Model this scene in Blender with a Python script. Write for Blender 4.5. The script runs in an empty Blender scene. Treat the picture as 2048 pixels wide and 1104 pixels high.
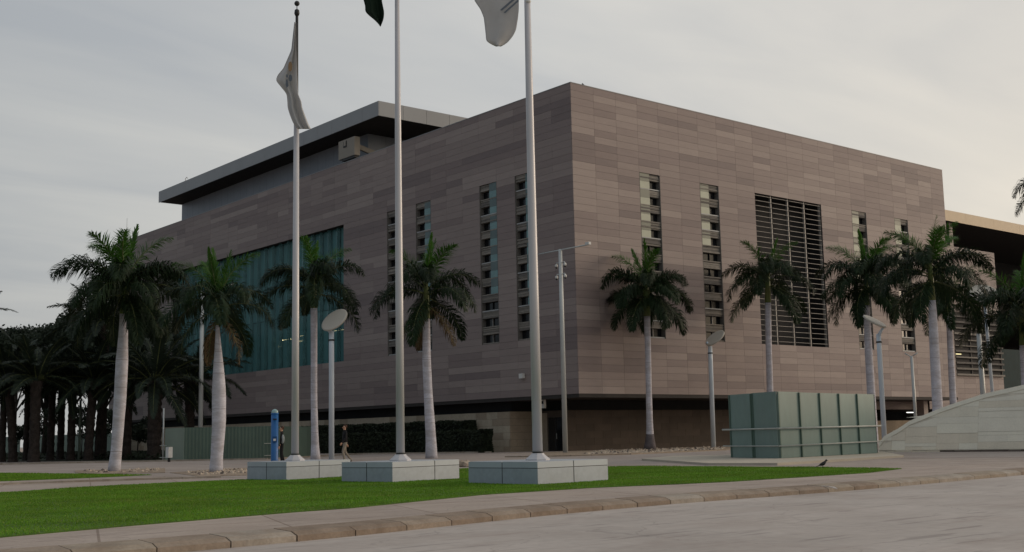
import bpy, bmesh, math, random
import numpy as np
from mathutils import Vector, Matrix

sc = bpy.context.scene
COL = sc.collection
R = math.radians
random.seed(7)

# ------------------------------------------------------------------ camera
F_PX, YAW, PITCH, ROLL = 2365.43, R(50.15), R(7.721), R(-1.1715)
_f = np.array([math.cos(PITCH)*math.cos(YAW), math.cos(PITCH)*math.sin(YAW), math.sin(PITCH)])
_r0 = np.array([math.sin(YAW), -math.cos(YAW), 0.0]); _u0 = np.cross(_r0, _f)
_r = math.cos(ROLL)*_r0 + math.sin(ROLL)*_u0
_u = -math.sin(ROLL)*_r0 + math.cos(ROLL)*_u0
CAM = np.array([-54.84, -58.89, 1.25])
G = 0.13                                    # level of the pavements
cd = bpy.data.cameras.new('camera'); cam = bpy.data.objects.new('camera', cd); COL.objects.link(cam)
cd.sensor_width = 36; cd.lens = F_PX/2048*36; cd.clip_end = 3000; cd.clip_start = 0.1
cam.matrix_world = Matrix(((_r[0], _u[0], -_f[0], CAM[0]), (_r[1], _u[1], -_f[1], CAM[1]), (_r[2], _u[2], -_f[2], CAM[2]), (0, 0, 0, 1)))
sc.camera = cam

def ray(x, y): return _f + (x-1024)/F_PX*_r - (y-552)/F_PX*_u
def gp(x, y, z=G):                          # where a sight line meets the ground
    d = ray(x, y); return CAM + d*((z-CAM[2])/d[2])
def pd(x, y, depth): return CAM + ray(x, y)*depth
def plane(x, y, ax, v):
    d = ray(x, y); return CAM + d*((v-CAM[ax])/d[ax])
def pvert(x, y, A, B):                      # vertical plane through two ground points
    n = np.array([B[1]-A[1], A[0]-B[0], 0.0]); d = ray(x, y)
    return CAM + d*(np.dot(n, np.array([A[0], A[1], 0])-CAM*np.array([1, 1, 0]))/np.dot(n, d))
def depth_of(P): return float(np.dot(np.array(P)-CAM, _f))
def zat(P, y):                              # height at which a vertical through P crosses image row y
    d = depth_of(P); lo, hi = -2.0, 60.0
    for _ in range(40):
        m = (lo+hi)/2; q = np.array([P[0], P[1], m])-CAM
        yy = 552 - F_PX*np.dot(q, _u)/np.dot(q, _f)
        if yy > y: lo = m
        else: hi = m
    return (lo+hi)/2

# ------------------------------------------------------------------ light
SUN_EL, SUN_AZ = R(14), R(-25)              # azimuth counted from +X; low behind cloud, off to the right
sd = bpy.data.lights.new('sun', 'SUN'); sun = bpy.data.objects.new('sun', sd); COL.objects.link(sun)
sd.energy = 1.1; sd.angle = R(24); sd.color = (1.0, 0.80, 0.62)
sv = Vector((math.cos(SUN_EL)*math.cos(SUN_AZ), math.cos(SUN_EL)*math.sin(SUN_AZ), math.sin(SUN_EL)))
sun.rotation_euler = sv.to_track_quat('Z', 'Y').to_euler()

w = bpy.data.worlds.new('World'); sc.world = w; w.use_nodes = True
nt = w.node_tree; nt.nodes.clear()
def N(t, **k):
    n = nt.nodes.new(t)
    for a, b in k.items(): setattr(n, a, b)
    return n
def mathn(op, a, b=None, clamp=False):
    n = nt.nodes.new('ShaderNodeMath'); n.operation = op; n.use_clamp = clamp
    for i, v in enumerate((a, b)):
        if v is None: continue
        if isinstance(v, (int, float)): n.inputs[i].default_value = v
        else: nt.links.new(v, n.inputs[i])
    return n.outputs[0]
def mixc(fac, a, b, mode='MIX'):
    n = nt.nodes.new('ShaderNodeMix'); n.data_type = 'RGBA'; n.blend_type = mode
    for i, v in ((0, fac), (6, a), (7, b)):
        if isinstance(v, (int, float)): n.inputs[i].default_value = v
        elif isinstance(v, tuple): n.inputs[i].default_value = (*v, 1)
        else: nt.links.new(v, n.inputs[i])
    return n.outputs[2]
sky = N('ShaderNodeTexSky', sky_type='NISHITA'); sky.sun_disc = False
sky.sun_elevation = SUN_EL; sky.sun_rotation = R(90) - SUN_AZ
sky.air_density = 1.4; sky.dust_density = 3.0
tc = N('ShaderNodeTexCoord')
sep = N('ShaderNodeSeparateXYZ'); nt.links.new(tc.outputs['Generated'], sep.inputs[0])
dt = N('ShaderNodeVectorMath', operation='DOT_PRODUCT'); nt.links.new(tc.outputs['Generated'], dt.inputs[0])
dt.inputs[1].default_value = (math.cos(SUN_AZ), math.sin(SUN_AZ), 0.0)
tosun = mathn('MULTIPLY_ADD', dt.outputs['Value'], 0.5); tosun.node.inputs[2].default_value = 0.5
el = mathn('MAXIMUM', sep.outputs['Z'], 0.0)
# flat layer of cloud: direction projected on a plane so streaks flatten to the horizon
zz = mathn('ADD', el, 0.10)
px_ = mathn('DIVIDE', sep.outputs['X'], zz); py_ = mathn('DIVIDE', sep.outputs['Y'], zz)
cmb = N('ShaderNodeCombineXYZ'); nt.links.new(px_, cmb.inputs[0]); nt.links.new(py_, cmb.inputs[1])
mp = N('ShaderNodeMapping'); mp.inputs['Rotation'].default_value = (0, 0, R(-38)); mp.inputs['Scale'].default_value = (0.42, 1.15, 1)
nt.links.new(cmb.outputs[0], mp.inputs[0])
nz = N('ShaderNodeTexNoise'); nz.inputs['Scale'].default_value = 0.75; nz.inputs['Detail'].default_value = 6; nz.inputs['Roughness'].default_value = 0.52; nz.inputs['Distortion'].default_value = 0.5
nt.links.new(mp.outputs[0], nz.inputs['Vector'])
nz2 = N('ShaderNodeTexNoise'); nz2.inputs['Scale'].default_value = 2.6; nz2.inputs['Detail'].default_value = 5; nz2.inputs['Distortion'].default_value = 0.8
nt.links.new(mp.outputs[0], nz2.inputs['Vector'])
cl = mathn('MULTIPLY_ADD', nz.outputs[0], 0.72); nt.links.new(mathn('MULTIPLY', nz2.outputs[0], 0.28), cl.node.inputs[2])
ramp = N('ShaderNodeValToRGB'); nt.links.new(cl, ramp.inputs[0])
ramp.color_ramp.elements[0].position = 0.38; ramp.color_ramp.elements[0].color = (0.42, 0.436, 0.46, 1)
ramp.color_ramp.elements[1].position = 0.61; ramp.color_ramp.elements[1].color = (0.575, 0.568, 0.552, 1)
# warm haze towards the sunset, low down
low = mathn('POWER', mathn('SUBTRACT', 1.0, el, True), 4.0)
sunside = mathn('POWER', tosun, 4.0)
warm = mathn('MULTIPLY', low, sunside, True)
c1 = mixc(mathn('MULTIPLY', low, 0.48), ramp.outputs[0], (0.47, 0.462, 0.44))
c2 = mixc(mathn('MULTIPLY', warm, 1.0, True), c1, (0.80, 0.71, 0.58))
nish = N('ShaderNodeVectorMath', operation='SCALE'); nt.links.new(sky.outputs[0], nish.inputs[0]); nish.inputs['Scale'].default_value = 0.10
lumr = N('ShaderNodeValToRGB'); nt.links.new(tosun, lumr.inputs[0])
cr = lumr.color_ramp; cr.elements[0].position = 0.0; cr.elements[0].color = (0.34, 0.42, 0.52, 1); cr.elements[1].position = 1.0; cr.elements[1].color = (1.55, 1.42, 1.25, 1)
for p_, c_ in ((0.20, (0.55, 0.61, 0.67)), (0.42, (0.84, 0.86, 0.875)), (0.63, (1.04, 1.04, 1.03)), (0.81, (1.22, 1.17, 1.10))):
    e_ = cr.elements.new(p_); e_.color = (*c_, 1)
c2 = mixc(1.0, c2, lumr.outputs[0], 'MULTIPLY')
c3 = mixc(0.92, nish.outputs[0], c2)
bg = N('ShaderNodeBackground'); nt.links.new(c3, bg.inputs[0]); bg.inputs[1].default_value = 1.15
nt.links.new(bg.outputs[0], N('ShaderNodeOutputWorld').inputs[0])
sc.view_settings.view_transform = 'Standard'; sc.view_settings.look = 'None'
sc.view_settings.exposure = 0; sc.view_settings.gamma = 1; sc.view_settings.use_curve_mapping = False
sc.render.engine = 'CYCLES'; sc.cycles.max_bounces = 6; sc.cycles.transparent_max_bounces = 12

# ------------------------------------------------------------------ materials
MATS = {}
def mat(name, col, rough=0.8, spec=0.3, metal=0.0, var=0.15, scale=1.5, stretch=(1, 1, 1), bump=0.0, bscale=30,
        fine=0.0, fscale=25, rnd=0.0, tint=None, tfac=0.5, tscale=0.4, emit=None, estr=1.0, transl=0.0, alpha=1.0, objco=False, coat=0.0, streak=None, crack=0.0, slab=None):
    if name in MATS: return MATS[name]
    m = bpy.data.materials.new(name); m.use_nodes = True; t = m.node_tree; b = t.nodes['Principled BSDF']
    def nn(k): return t.nodes.new(k)
    def mx(f, a, c, mode='MIX'):
        n = nn('ShaderNodeMix'); n.data_type = 'RGBA'; n.blend_type = mode
        for i, v in ((0, f), (6, a), (7, c)):
            if isinstance(v, (int, float)): n.inputs[i].default_value = v
            elif isinstance(v, tuple): n.inputs[i].default_value = (*v[:3], 1)
            else: t.links.new(v, n.inputs[i])
        return n.outputs[2]
    if objco: co = nn('ShaderNodeTexCoord').outputs['Object']
    else: co = nn('ShaderNodeNewGeometry').outputs['Position']
    mp = nn('ShaderNodeMapping'); mp.inputs['Scale'].default_value = stretch; t.links.new(co, mp.inputs[0])
    def noise(s, det=5, rg=0.55, dist=0.0):
        n = nn('ShaderNodeTexNoise'); n.inputs['Scale'].default_value = s; n.inputs['Detail'].default_value = det
        n.inputs['Roughness'].default_value = rg; n.inputs['Distortion'].default_value = dist
        t.links.new(mp.outputs[0], n.inputs['Vector']); return n.outputs[0]
    def rng(v, lo, hi, a=0.3, c=0.7):
        n = nn('ShaderNodeMapRange'); t.links.new(v, n.inputs[0]); n.inputs[1].default_value = a; n.inputs[2].default_value = c
        n.inputs[3].default_value = lo; n.inputs[4].default_value = hi; return n.outputs[0]
    c = mx(1.0, tuple(col), (1, 1, 1), 'MULTIPLY')
    if var: c = mx(1.0, c, rng(noise(scale), 1-var, 1+var), 'MULTIPLY')
    if fine: c = mx(1.0, c, rng(noise(fscale, 3), 1-fine, 1+fine), 'MULTIPLY')
    if tint: c = mx(rng(noise(tscale, 6, 0.6, 0.6), 0, tfac, 0.42, 0.68), c, tuple(tint))
    if streak:                              # scuffs drawn out along one direction: (angle, strength, colour)
        mr = nn('ShaderNodeMapping'); mr.inputs['Rotation'].default_value = (0, 0, -streak[0]); mr.inputs['Scale'].default_value = (0.22, 1.9, 1); t.links.new(co, mr.inputs[0])
        n1 = nn('ShaderNodeTexNoise'); n1.inputs['Scale'].default_value = 1.0; n1.inputs['Detail'].default_value = 7; n1.inputs['Roughness'].default_value = 0.62; n1.inputs['Distortion'].default_value = 0.7
        t.links.new(mr.outputs[0], n1.inputs['Vector']); c = mx(rng(n1.outputs[0], 0, streak[1], 0.54, 0.70), c, tuple(streak[2]))
        n2 = nn('ShaderNodeTexNoise'); n2.inputs['Scale'].default_value = 3.1; n2.inputs['Detail'].default_value = 5; n2.inputs['Distortion'].default_value = 0.4
        t.links.new(mr.outputs[0], n2.inputs['Vector']); c = mx(rng(n2.outputs[0], 0, 0.35, 0.60, 0.66), c, (0.12, 0.10, 0.095)); c = mx(rng(n2.outputs[0], 0.22, 0, 0.30, 0.40), c, (0.46, 0.42, 0.39))
    if crack:
        vn = nn('ShaderNodeTexVoronoi'); vn.feature = 'DISTANCE_TO_EDGE'; vn.inputs['Scale'].default_value = 0.33
        dn = nn('ShaderNodeTexNoise'); dn.inputs['Scale'].default_value = 1.3; dn.inputs['Detail'].default_value = 5; t.links.new(co, dn.inputs['Vector'])
        vm = nn('ShaderNodeVectorMath'); vm.operation = 'MULTIPLY_ADD'; vm.inputs[1].default_value = (1.1, 1.1, 0); t.links.new(dn.outputs['Color'], vm.inputs[0]); t.links.new(co, vm.inputs[2]); t.links.new(vm.outputs[0], vn.inputs['Vector'])
        c = mx(rng(vn.outputs['Distance'], crack, 0, 0.0, 0.006), c, (0.10, 0.085, 0.075))
    if slab:                                # sawn joints between cast slabs: (angle, width, length)
        mr = nn('ShaderNodeMapping'); mr.inputs['Rotation'].default_value = (0, 0, -slab[0]); t.links.new(co, mr.inputs[0])
        br = nn('ShaderNodeTexBrick'); br.offset = 0.0; br.inputs['Scale'].default_value = 1.0; br.inputs['Brick Width'].default_value = slab[1]; br.inputs['Row Height'].default_value = slab[2]
        br.inputs['Mortar Size'].default_value = 0.02; br.inputs['Mortar Smooth'].default_value = 0.3; br.inputs['Color1'].default_value = (1, 1, 1, 1); br.inputs['Color2'].default_value = (0.90, 0.90, 0.91, 1); br.inputs['Mortar'].default_value = (0.62, 0.58, 0.55, 1)
        t.links.new(mr.outputs[0], br.inputs['Vector']); c = mx(1.0, c, br.outputs[0], 'MULTIPLY')
    if rnd:
        oi = nn('ShaderNodeObjectInfo'); c = mx(1.0, c, rng(oi.outputs['Random'], 1-rnd, 1+rnd, 0, 1), 'MULTIPLY')
    t.links.new(c, b.inputs['Base Color'])
    b.inputs['Roughness'].default_value = rough; b.inputs['Metallic'].default_value = metal
    b.inputs['Specular IOR Level'].default_value = spec; b.inputs['Coat Weight'].default_value = coat
    if bump:
        bn = nn('ShaderNodeBump'); bn.inputs['Strength'].default_value = bump; bn.inputs['Distance'].default_value = 0.02
        t.links.new(noise(bscale, 4), bn.inputs['Height']); t.links.new(bn.outputs[0], b.inputs['Normal'])
    if emit:
        b.inputs['Emission Color'].default_value = (*emit, 1); b.inputs['Emission Strength'].default_value = estr
    out = t.nodes['Material Output']; sh = b.outputs[0]
    if transl:
        tr = nn('ShaderNodeBsdfTranslucent'); t.links.new(c, tr.inputs[0])
        ms = nn('ShaderNodeMixShader'); ms.inputs[0].default_value = transl
        t.links.new(sh, ms.inputs[1]); t.links.new(tr.outputs[0], ms.inputs[2]); sh = ms.outputs[0]
    if alpha < 1:
        tr = nn('ShaderNodeBsdfTransparent'); ms = nn('ShaderNodeMixShader'); ms.inputs[0].default_value = alpha
        t.links.new(tr.outputs[0], ms.inputs[1]); t.links.new(sh, ms.inputs[2]); sh = ms.outputs[0]
    t.links.new(sh, out.inputs[0]); MATS[name] = m; return m

# cladding tones (real tones of the terracotta slabs)
TONES = [mat('clad_%d' % i, c, 0.62, 0.35, var=0.05, scale=0.8, stretch=(1, 1, 6), fine=0.05, fscale=9, bump=0.15, bscale=14)
         for i, c in enumerate([(0.236, 0.190, 0.179), (0.256, 0.209, 0.195), (0.212, 0.169, 0.161), (0.294, 0.243, 0.225), (0.226, 0.181, 0.173), (0.184, 0.147, 0.143), (0.272, 0.223, 0.208)])]
TW = [5, 5, 4, 3, 5, 2.4, 4]
M_mull = mat('dark_mullion', (0.12, 0.12, 0.115), 0.5)
M_joint = mat('joint_dark', (0.05, 0.045, 0.042), 0.9)
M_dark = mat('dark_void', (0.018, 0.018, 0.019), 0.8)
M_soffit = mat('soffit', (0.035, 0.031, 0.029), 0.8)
M_fascia = mat('fascia_metal', (0.275, 0.285, 0.295), 0.5, 0.4, var=0.04, scale=0.5)
M_wfascia = mat('fascia_beige', (0.60, 0.48, 0.33), 0.6, 0.3, var=0.04)
M_rwall = mat('roof_wall_metal', (0.20, 0.22, 0.25), 0.45, 0.5, metal=0.2, var=0.06, scale=0.8)
M_stone = mat('base_stone', (0.42, 0.355, 0.27), 0.8, var=0.10, scale=1.2, fine=0.08, fscale=8)
M_stone2 = mat('base_stone_b', (0.33, 0.265, 0.195), 0.8, var=0.10, scale=1.2, fine=0.08, fscale=8)
M_brown = mat('base_brown', (0.082, 0.063, 0.049), 0.8, var=0.12, scale=1.0)
M_brown2 = mat('base_brown_b', (0.070, 0.054, 0.042), 0.8, var=0.12, scale=1.0)
M_sill = mat('sill_metal', (0.36, 0.37, 0.37), 0.5)
M_louv = mat('louvre_metal', (0.26, 0.25, 0.235), 0.5, 0.4, metal=0.1, var=0.05)
M_strip = [mat('rough_stone_%d' % i, c, 0.9, var=0.2, scale=2.5, stretch=(1, 1, 7), fine=0.18, fscale=9, bump=0.6, bscale=12)
           for i, c in enumerate([(0.19, 0.175, 0.155), (0.24, 0.22, 0.195), (0.14, 0.13, 0.12)])]
M_glass = mat('teal_glass', (0.10, 0.235, 0.24), 0.08, 0.5, var=0.18, scale=0.5, stretch=(1, 1.6, .15), alpha=0.86)
M_glass2 = mat('teal_glass_b', (0.075, 0.19, 0.20), 0.10, 0.5, var=0.18, scale=0.5, stretch=(1, 1.6, .15), alpha=0.86)
M_fin = mat('glass_fin', (0.10, 0.22, 0.225), 0.25, 0.5, var=0.2, alpha=0.6)
M_gdark = mat('dark_glass', (0.012, 0.013, 0.015), 0.12, 0.35, var=0)
M_gsky = mat('pale_glass', (0.42, 0.44, 0.35), 0.55, 0.3, var=0.08, scale=0.7)  # bright sky reflection painted into the pane colour, surface nearly matte
M_gsky2 = mat('sky_tone_glass_b', (0.20, 0.21, 0.17), 0.5, 0.3, var=0.1, scale=0.7)  # dimmer version of the painted sky reflection, for panes between the lights
M_gteal = mat('slit_teal_glass', (0.13, 0.24, 0.245), 0.15, 0.6, var=0.15, scale=0.9)
M_gteal2 = mat('slit_teal_glass_b', (0.085, 0.125, 0.125), 0.2, 0.5, var=0.15, scale=0.9)
M_lamp = mat('warm_tube', (1, 0.9, 0.6), emit=(1.0, 0.86, 0.45), estr=14.0)
M_lampd = mat('dim_warm_tube', (1, .9, .6), emit=(0.9, 0.8, 0.4), estr=0.9)
M_tubew = mat('white_tube', (1, 1, 1), emit=(1.0, 0.98, 0.92), estr=2.5)
M_road = mat('road_concrete', (0.43, 0.388, 0.358), 0.85, var=0.12, scale=0.35, stretch=(1, 1, 1), fine=0.07, fscale=5, bump=0.22, bscale=9, tint=(0.32, 0.27, 0.24), tfac=0.5, tscale=0.55, streak=(R(8), 0.30, (0.27, 0.205, 0.175)), crack=0.28)
M_pave = mat('pavement', (0.40, 0.335, 0.29), 0.9, var=0.10, scale=0.8, fine=0.09, fscale=14, bump=0.2, bscale=25, tint=(0.32, 0.255, 0.21), tfac=0.5, tscale=0.35, slab=(R(-20), 2.4, 3.0), crack=0.3, streak=(R(-20), 0.3, (0.25, 0.18, 0.14)))
M_drive = mat('driveway_paving', (0.36, 0.31, 0.28), 0.9, var=0.10, scale=0.3, fine=0.06, fscale=6, tint=(0.27, 0.215, 0.18), tfac=0.55, tscale=0.22, streak=(R(100), 0.45, (0.25, 0.185, 0.15)), crack=0.4)
M_ground = mat('ground_paving', (0.37, 0.33, 0.30), 0.9, var=0.10, scale=0.2, tint=(0.28, 0.23, 0.19), tfac=0.4, tscale=0.15)
M_kerb = [mat('kerb_%d' % i, c, 0.9, var=0.14, scale=3, fine=0.10, fscale=24, bump=0.35, bscale=22, tint=t, tfac=0.6, tscale=2.0)
          for i, (c, t) in enumerate([((0.29, 0.235, 0.185), (0.19, 0.14, 0.10)), ((0.31, 0.26, 0.205), (0.21, 0.16, 0.115)), ((0.255, 0.20, 0.155), (0.165, 0.12, 0.085)), ((0.33, 0.29, 0.245), (0.23, 0.175, 0.13))])]
M_soil = mat('gravel_soil', (0.30, 0.235, 0.175), 0.95, var=0.3, scale=2.0, fine=0.3, fscale=12, bump=0.5, bscale=12)
M_rock = mat('pebbles', (0.45, 0.37, 0.29), 0.9, var=0.35, scale=3)
M_lawn = mat('lawn_turf', (0.055, 0.11, 0.010), 0.9, var=0.25, scale=1.0, fine=0.25, fscale=30)
M_blade = mat('grass_blade', (0.125, 0.27, 0.022), 0.7, 0.2, var=0.26, scale=0.5, tint=(0.15, 0.235, 0.025), tfac=0.55, tscale=0.9, transl=0.25)
M_bladed = mat('dry_grass_blade', (0.24, 0.25, 0.07), 0.8, 0.2, var=0.3, scale=1.0, transl=0.2)
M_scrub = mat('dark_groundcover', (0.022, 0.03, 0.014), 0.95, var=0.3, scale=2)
M_plinth = mat('plinth_metal', (0.335, 0.375, 0.425), 0.38, 0.5, metal=0.15, var=0.07, scale=2.2, fine=0.06, fscale=9, tint=(0.27, 0.29, 0.31), tfac=0.35, tscale=2.5)
M_plcap = mat('plinth_cap', (0.40, 0.44, 0.485), 0.42, 0.5, metal=0.1, var=0.05, scale=1.5)
M_pole = mat('flagpole_paint', (0.50, 0.49, 0.505), 0.38, 0.5, var=0.04, scale=0.6, metal=0.15)
M_lpole = mat('lamp_post_paint', (0.58, 0.66, 0.74), 0.4, 0.5, var=0.04)
M_disc = mat('lamp_disc', (0.43, 0.40, 0.345), 0.5, 0.4, var=0.04)
M_gpole = mat('mast_grey', (0.46, 0.48, 0.475), 0.45, 0.5, metal=0.2, var=0.05)
M_dkmetal = mat('dark_metal', (0.03, 0.03, 0.03), 0.5, metal=0.2, var=0)
M_white = mat('white_plastic', (0.62, 0.62, 0.60), 0.5)
M_hoard = mat('sage_hoarding', (0.165, 0.235, 0.212), 0.5, 0.4, var=0.08, scale=0.9, stretch=(1, 1, .35), fine=0.05, fscale=6, rnd=0.09, tint=(0.17, 0.225, 0.205), tfac=0.45, tscale=1.3)
M_hoardk = mat('sage_hoarding_flange', (0.075, 0.125, 0.10), 0.55, 0.4, var=0.08)
M_hoard2 = mat('dull_green_sheet', (0.085, 0.128, 0.102), 0.55, 0.4, var=0.08, scale=0.8, rnd=0.12)
M_hoardp = mat('pale_green_sheet', (0.20, 0.245, 0.20), 0.6, var=0.08, scale=0.8)
M_railw = mat('rail_paint', (0.42, 0.44, 0.41), 0.5)
M_blue = mat('blue_paint', (0.018, 0.125, 0.36), 0.4, 0.5, var=0.08, scale=1.2)
M_bluek = mat('blue_beacon', (0.30, 0.46, 0.46), 0.2, 0.6)
M_slab = mat('plinth_slab', (0.46, 0.41, 0.335), 0.85, var=0.08, fine=0.06, scale=0.6)
M_ramp = [mat('ramp_stone_%d' % i, c, 0.85, var=0.05, scale=1.2, fine=0.04, fscale=14, bump=0.1, bscale=20)
          for i, c in enumerate([(0.75, 0.69, 0.57), (0.79, 0.74, 0.62), (0.71, 0.64, 0.52), (0.76, 0.71, 0.60), (0.73, 0.65, 0.53)])]
M_rampj = mat('ramp_joint', (0.66, 0.60, 0.50), 0.9)
M_dstone = mat('dark_footing_stone', (0.13, 0.105, 0.09), 0.9, var=0.3, scale=2)
M_ptrunk = mat('royal_palm_bark', (0.53, 0.53, 0.59), 0.85, var=0.12, scale=1.5, stretch=(1, 1, 3), fine=0.12, fscale=7, bump=0.4, bscale=9, tint=(0.27, 0.23, 0.215), tfac=0.45, tscale=1.0)
M_ptrunkd = mat('palm_boot_dark', (0.115, 0.10, 0.105), 0.9, var=0.25, scale=3)
M_ring = mat('palm_ring_scar', (0.33, 0.31, 0.33), 0.9)
M_shaft = mat('palm_crownshaft', (0.085, 0.13, 0.03), 0.45, 0.4, var=0.15, scale=2, tint=(0.20, 0.13, 0.05), tfac=0.35, tscale=1.5)
M_frond = mat('royal_frond', (0.011, 0.026, 0.007), 0.55, 0.25, var=0.3, scale=1.6, rnd=0.25, transl=0.18)
M_frondy = mat('royal_frond_young', (0.045, 0.125, 0.014), 0.5, 0.3, var=0.25, scale=1.6, rnd=0.2, transl=0.35)
M_frondb = mat('royal_frond_dead', (0.095, 0.066, 0.032), 0.8, var=0.3, scale=1.6, rnd=0.2, transl=0.2)
M_rachis = mat('frond_rib', (0.11, 0.13, 0.05), 0.6)
M_date = mat('date_frond', (0.022, 0.034, 0.022), 0.6, 0.25, var=0.3, scale=1.2, rnd=0.25, transl=0.12)
M_dtrunk = mat('date_palm_bark', (0.036, 0.028, 0.024), 0.95, var=0.35, scale=3, fine=0.3, fscale=9)
M_leaf = mat('tree_leaf', (0.027, 0.040, 0.024), 0.7, var=0.35, scale=0.8, rnd=0.1, transl=0.15)
M_hedge = mat('hedge_leaf', (0.020, 0.028, 0.014), 0.7, var=0.35, scale=1.2)
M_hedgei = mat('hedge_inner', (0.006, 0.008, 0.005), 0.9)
M_bark = mat('tree_bark', (0.04, 0.033, 0.028), 0.95)
M_flagw = mat('flag_white', (0.58, 0.58, 0.585), 0.8, var=0.05, scale=2, transl=0.35)
M_flagg = mat('flag_green', (0.007, 0.022, 0.011), 0.8, var=0.1, transl=0.2)
M_orange = mat('emblem_orange', (0.30, 0.20, 0.12), 0.8, var=0)
M_slate = mat('emblem_slate', (0.13, 0.155, 0.19), 0.8, var=0)
M_skin = mat('skin', (0.52, 0.30, 0.20), 0.6, var=0.03)
M_hair = mat('hair', (0.06, 0.03, 0.02), 0.8)
M_black = mat('black_cloth', (0.010, 0.010, 0.012), 0.9)
M_khaki = mat('khaki_cloth', (0.27, 0.235, 0.19), 0.9, var=0.08, scale=6)
M_greyc = mat('grey_cloth', (0.26, 0.29, 0.30), 0.9)
M_shoe = mat('shoe', (0.02, 0.015, 0.012), 0.6)
M_bird = mat('bird_black', (0.012, 0.012, 0.014), 0.6)
M_paper = mat('paper', (0.60, 0.54, 0.50), 0.9)
M_bmu = mat('cradle_grey', (0.26, 0.235, 0.20), 0.6, var=0.04)

# ------------------------------------------------------------------ builders
def tag(o, label=None, cat=None, group=None, kind=None):
    if label: o['label'] = label
    if cat: o['category'] = cat
    if group: o['group'] = group
    if kind: o['kind'] = kind
    return o
def empty(name, loc, label, cat, group=None, rz=0):
    o = bpy.data.objects.new(name, None); COL.objects.link(o); o.location = tuple(loc); o.rotation_euler = (0, 0, rz)
    o.empty_display_size = 0.3
    return tag(o, label, cat, group)
def link(name, me, parent=None, loc=None, world=True):
    o = bpy.data.objects.new(name, me); COL.objects.link(o)
    if parent is not None:
        o.parent = parent
        if world:                           # mesh written in world coordinates
            o.matrix_parent_inverse = base_matrix(parent).inverted()
    if loc is not None: o.location = tuple(loc)
    return o
def base_matrix(p):
    m = Matrix.Translation(p.location) @ p.rotation_euler.to_matrix().to_4x4() @ Matrix.Diagonal((*p.scale, 1))
    return base_matrix(p.parent) @ p.matrix_parent_inverse @ m if p.parent else m
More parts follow.
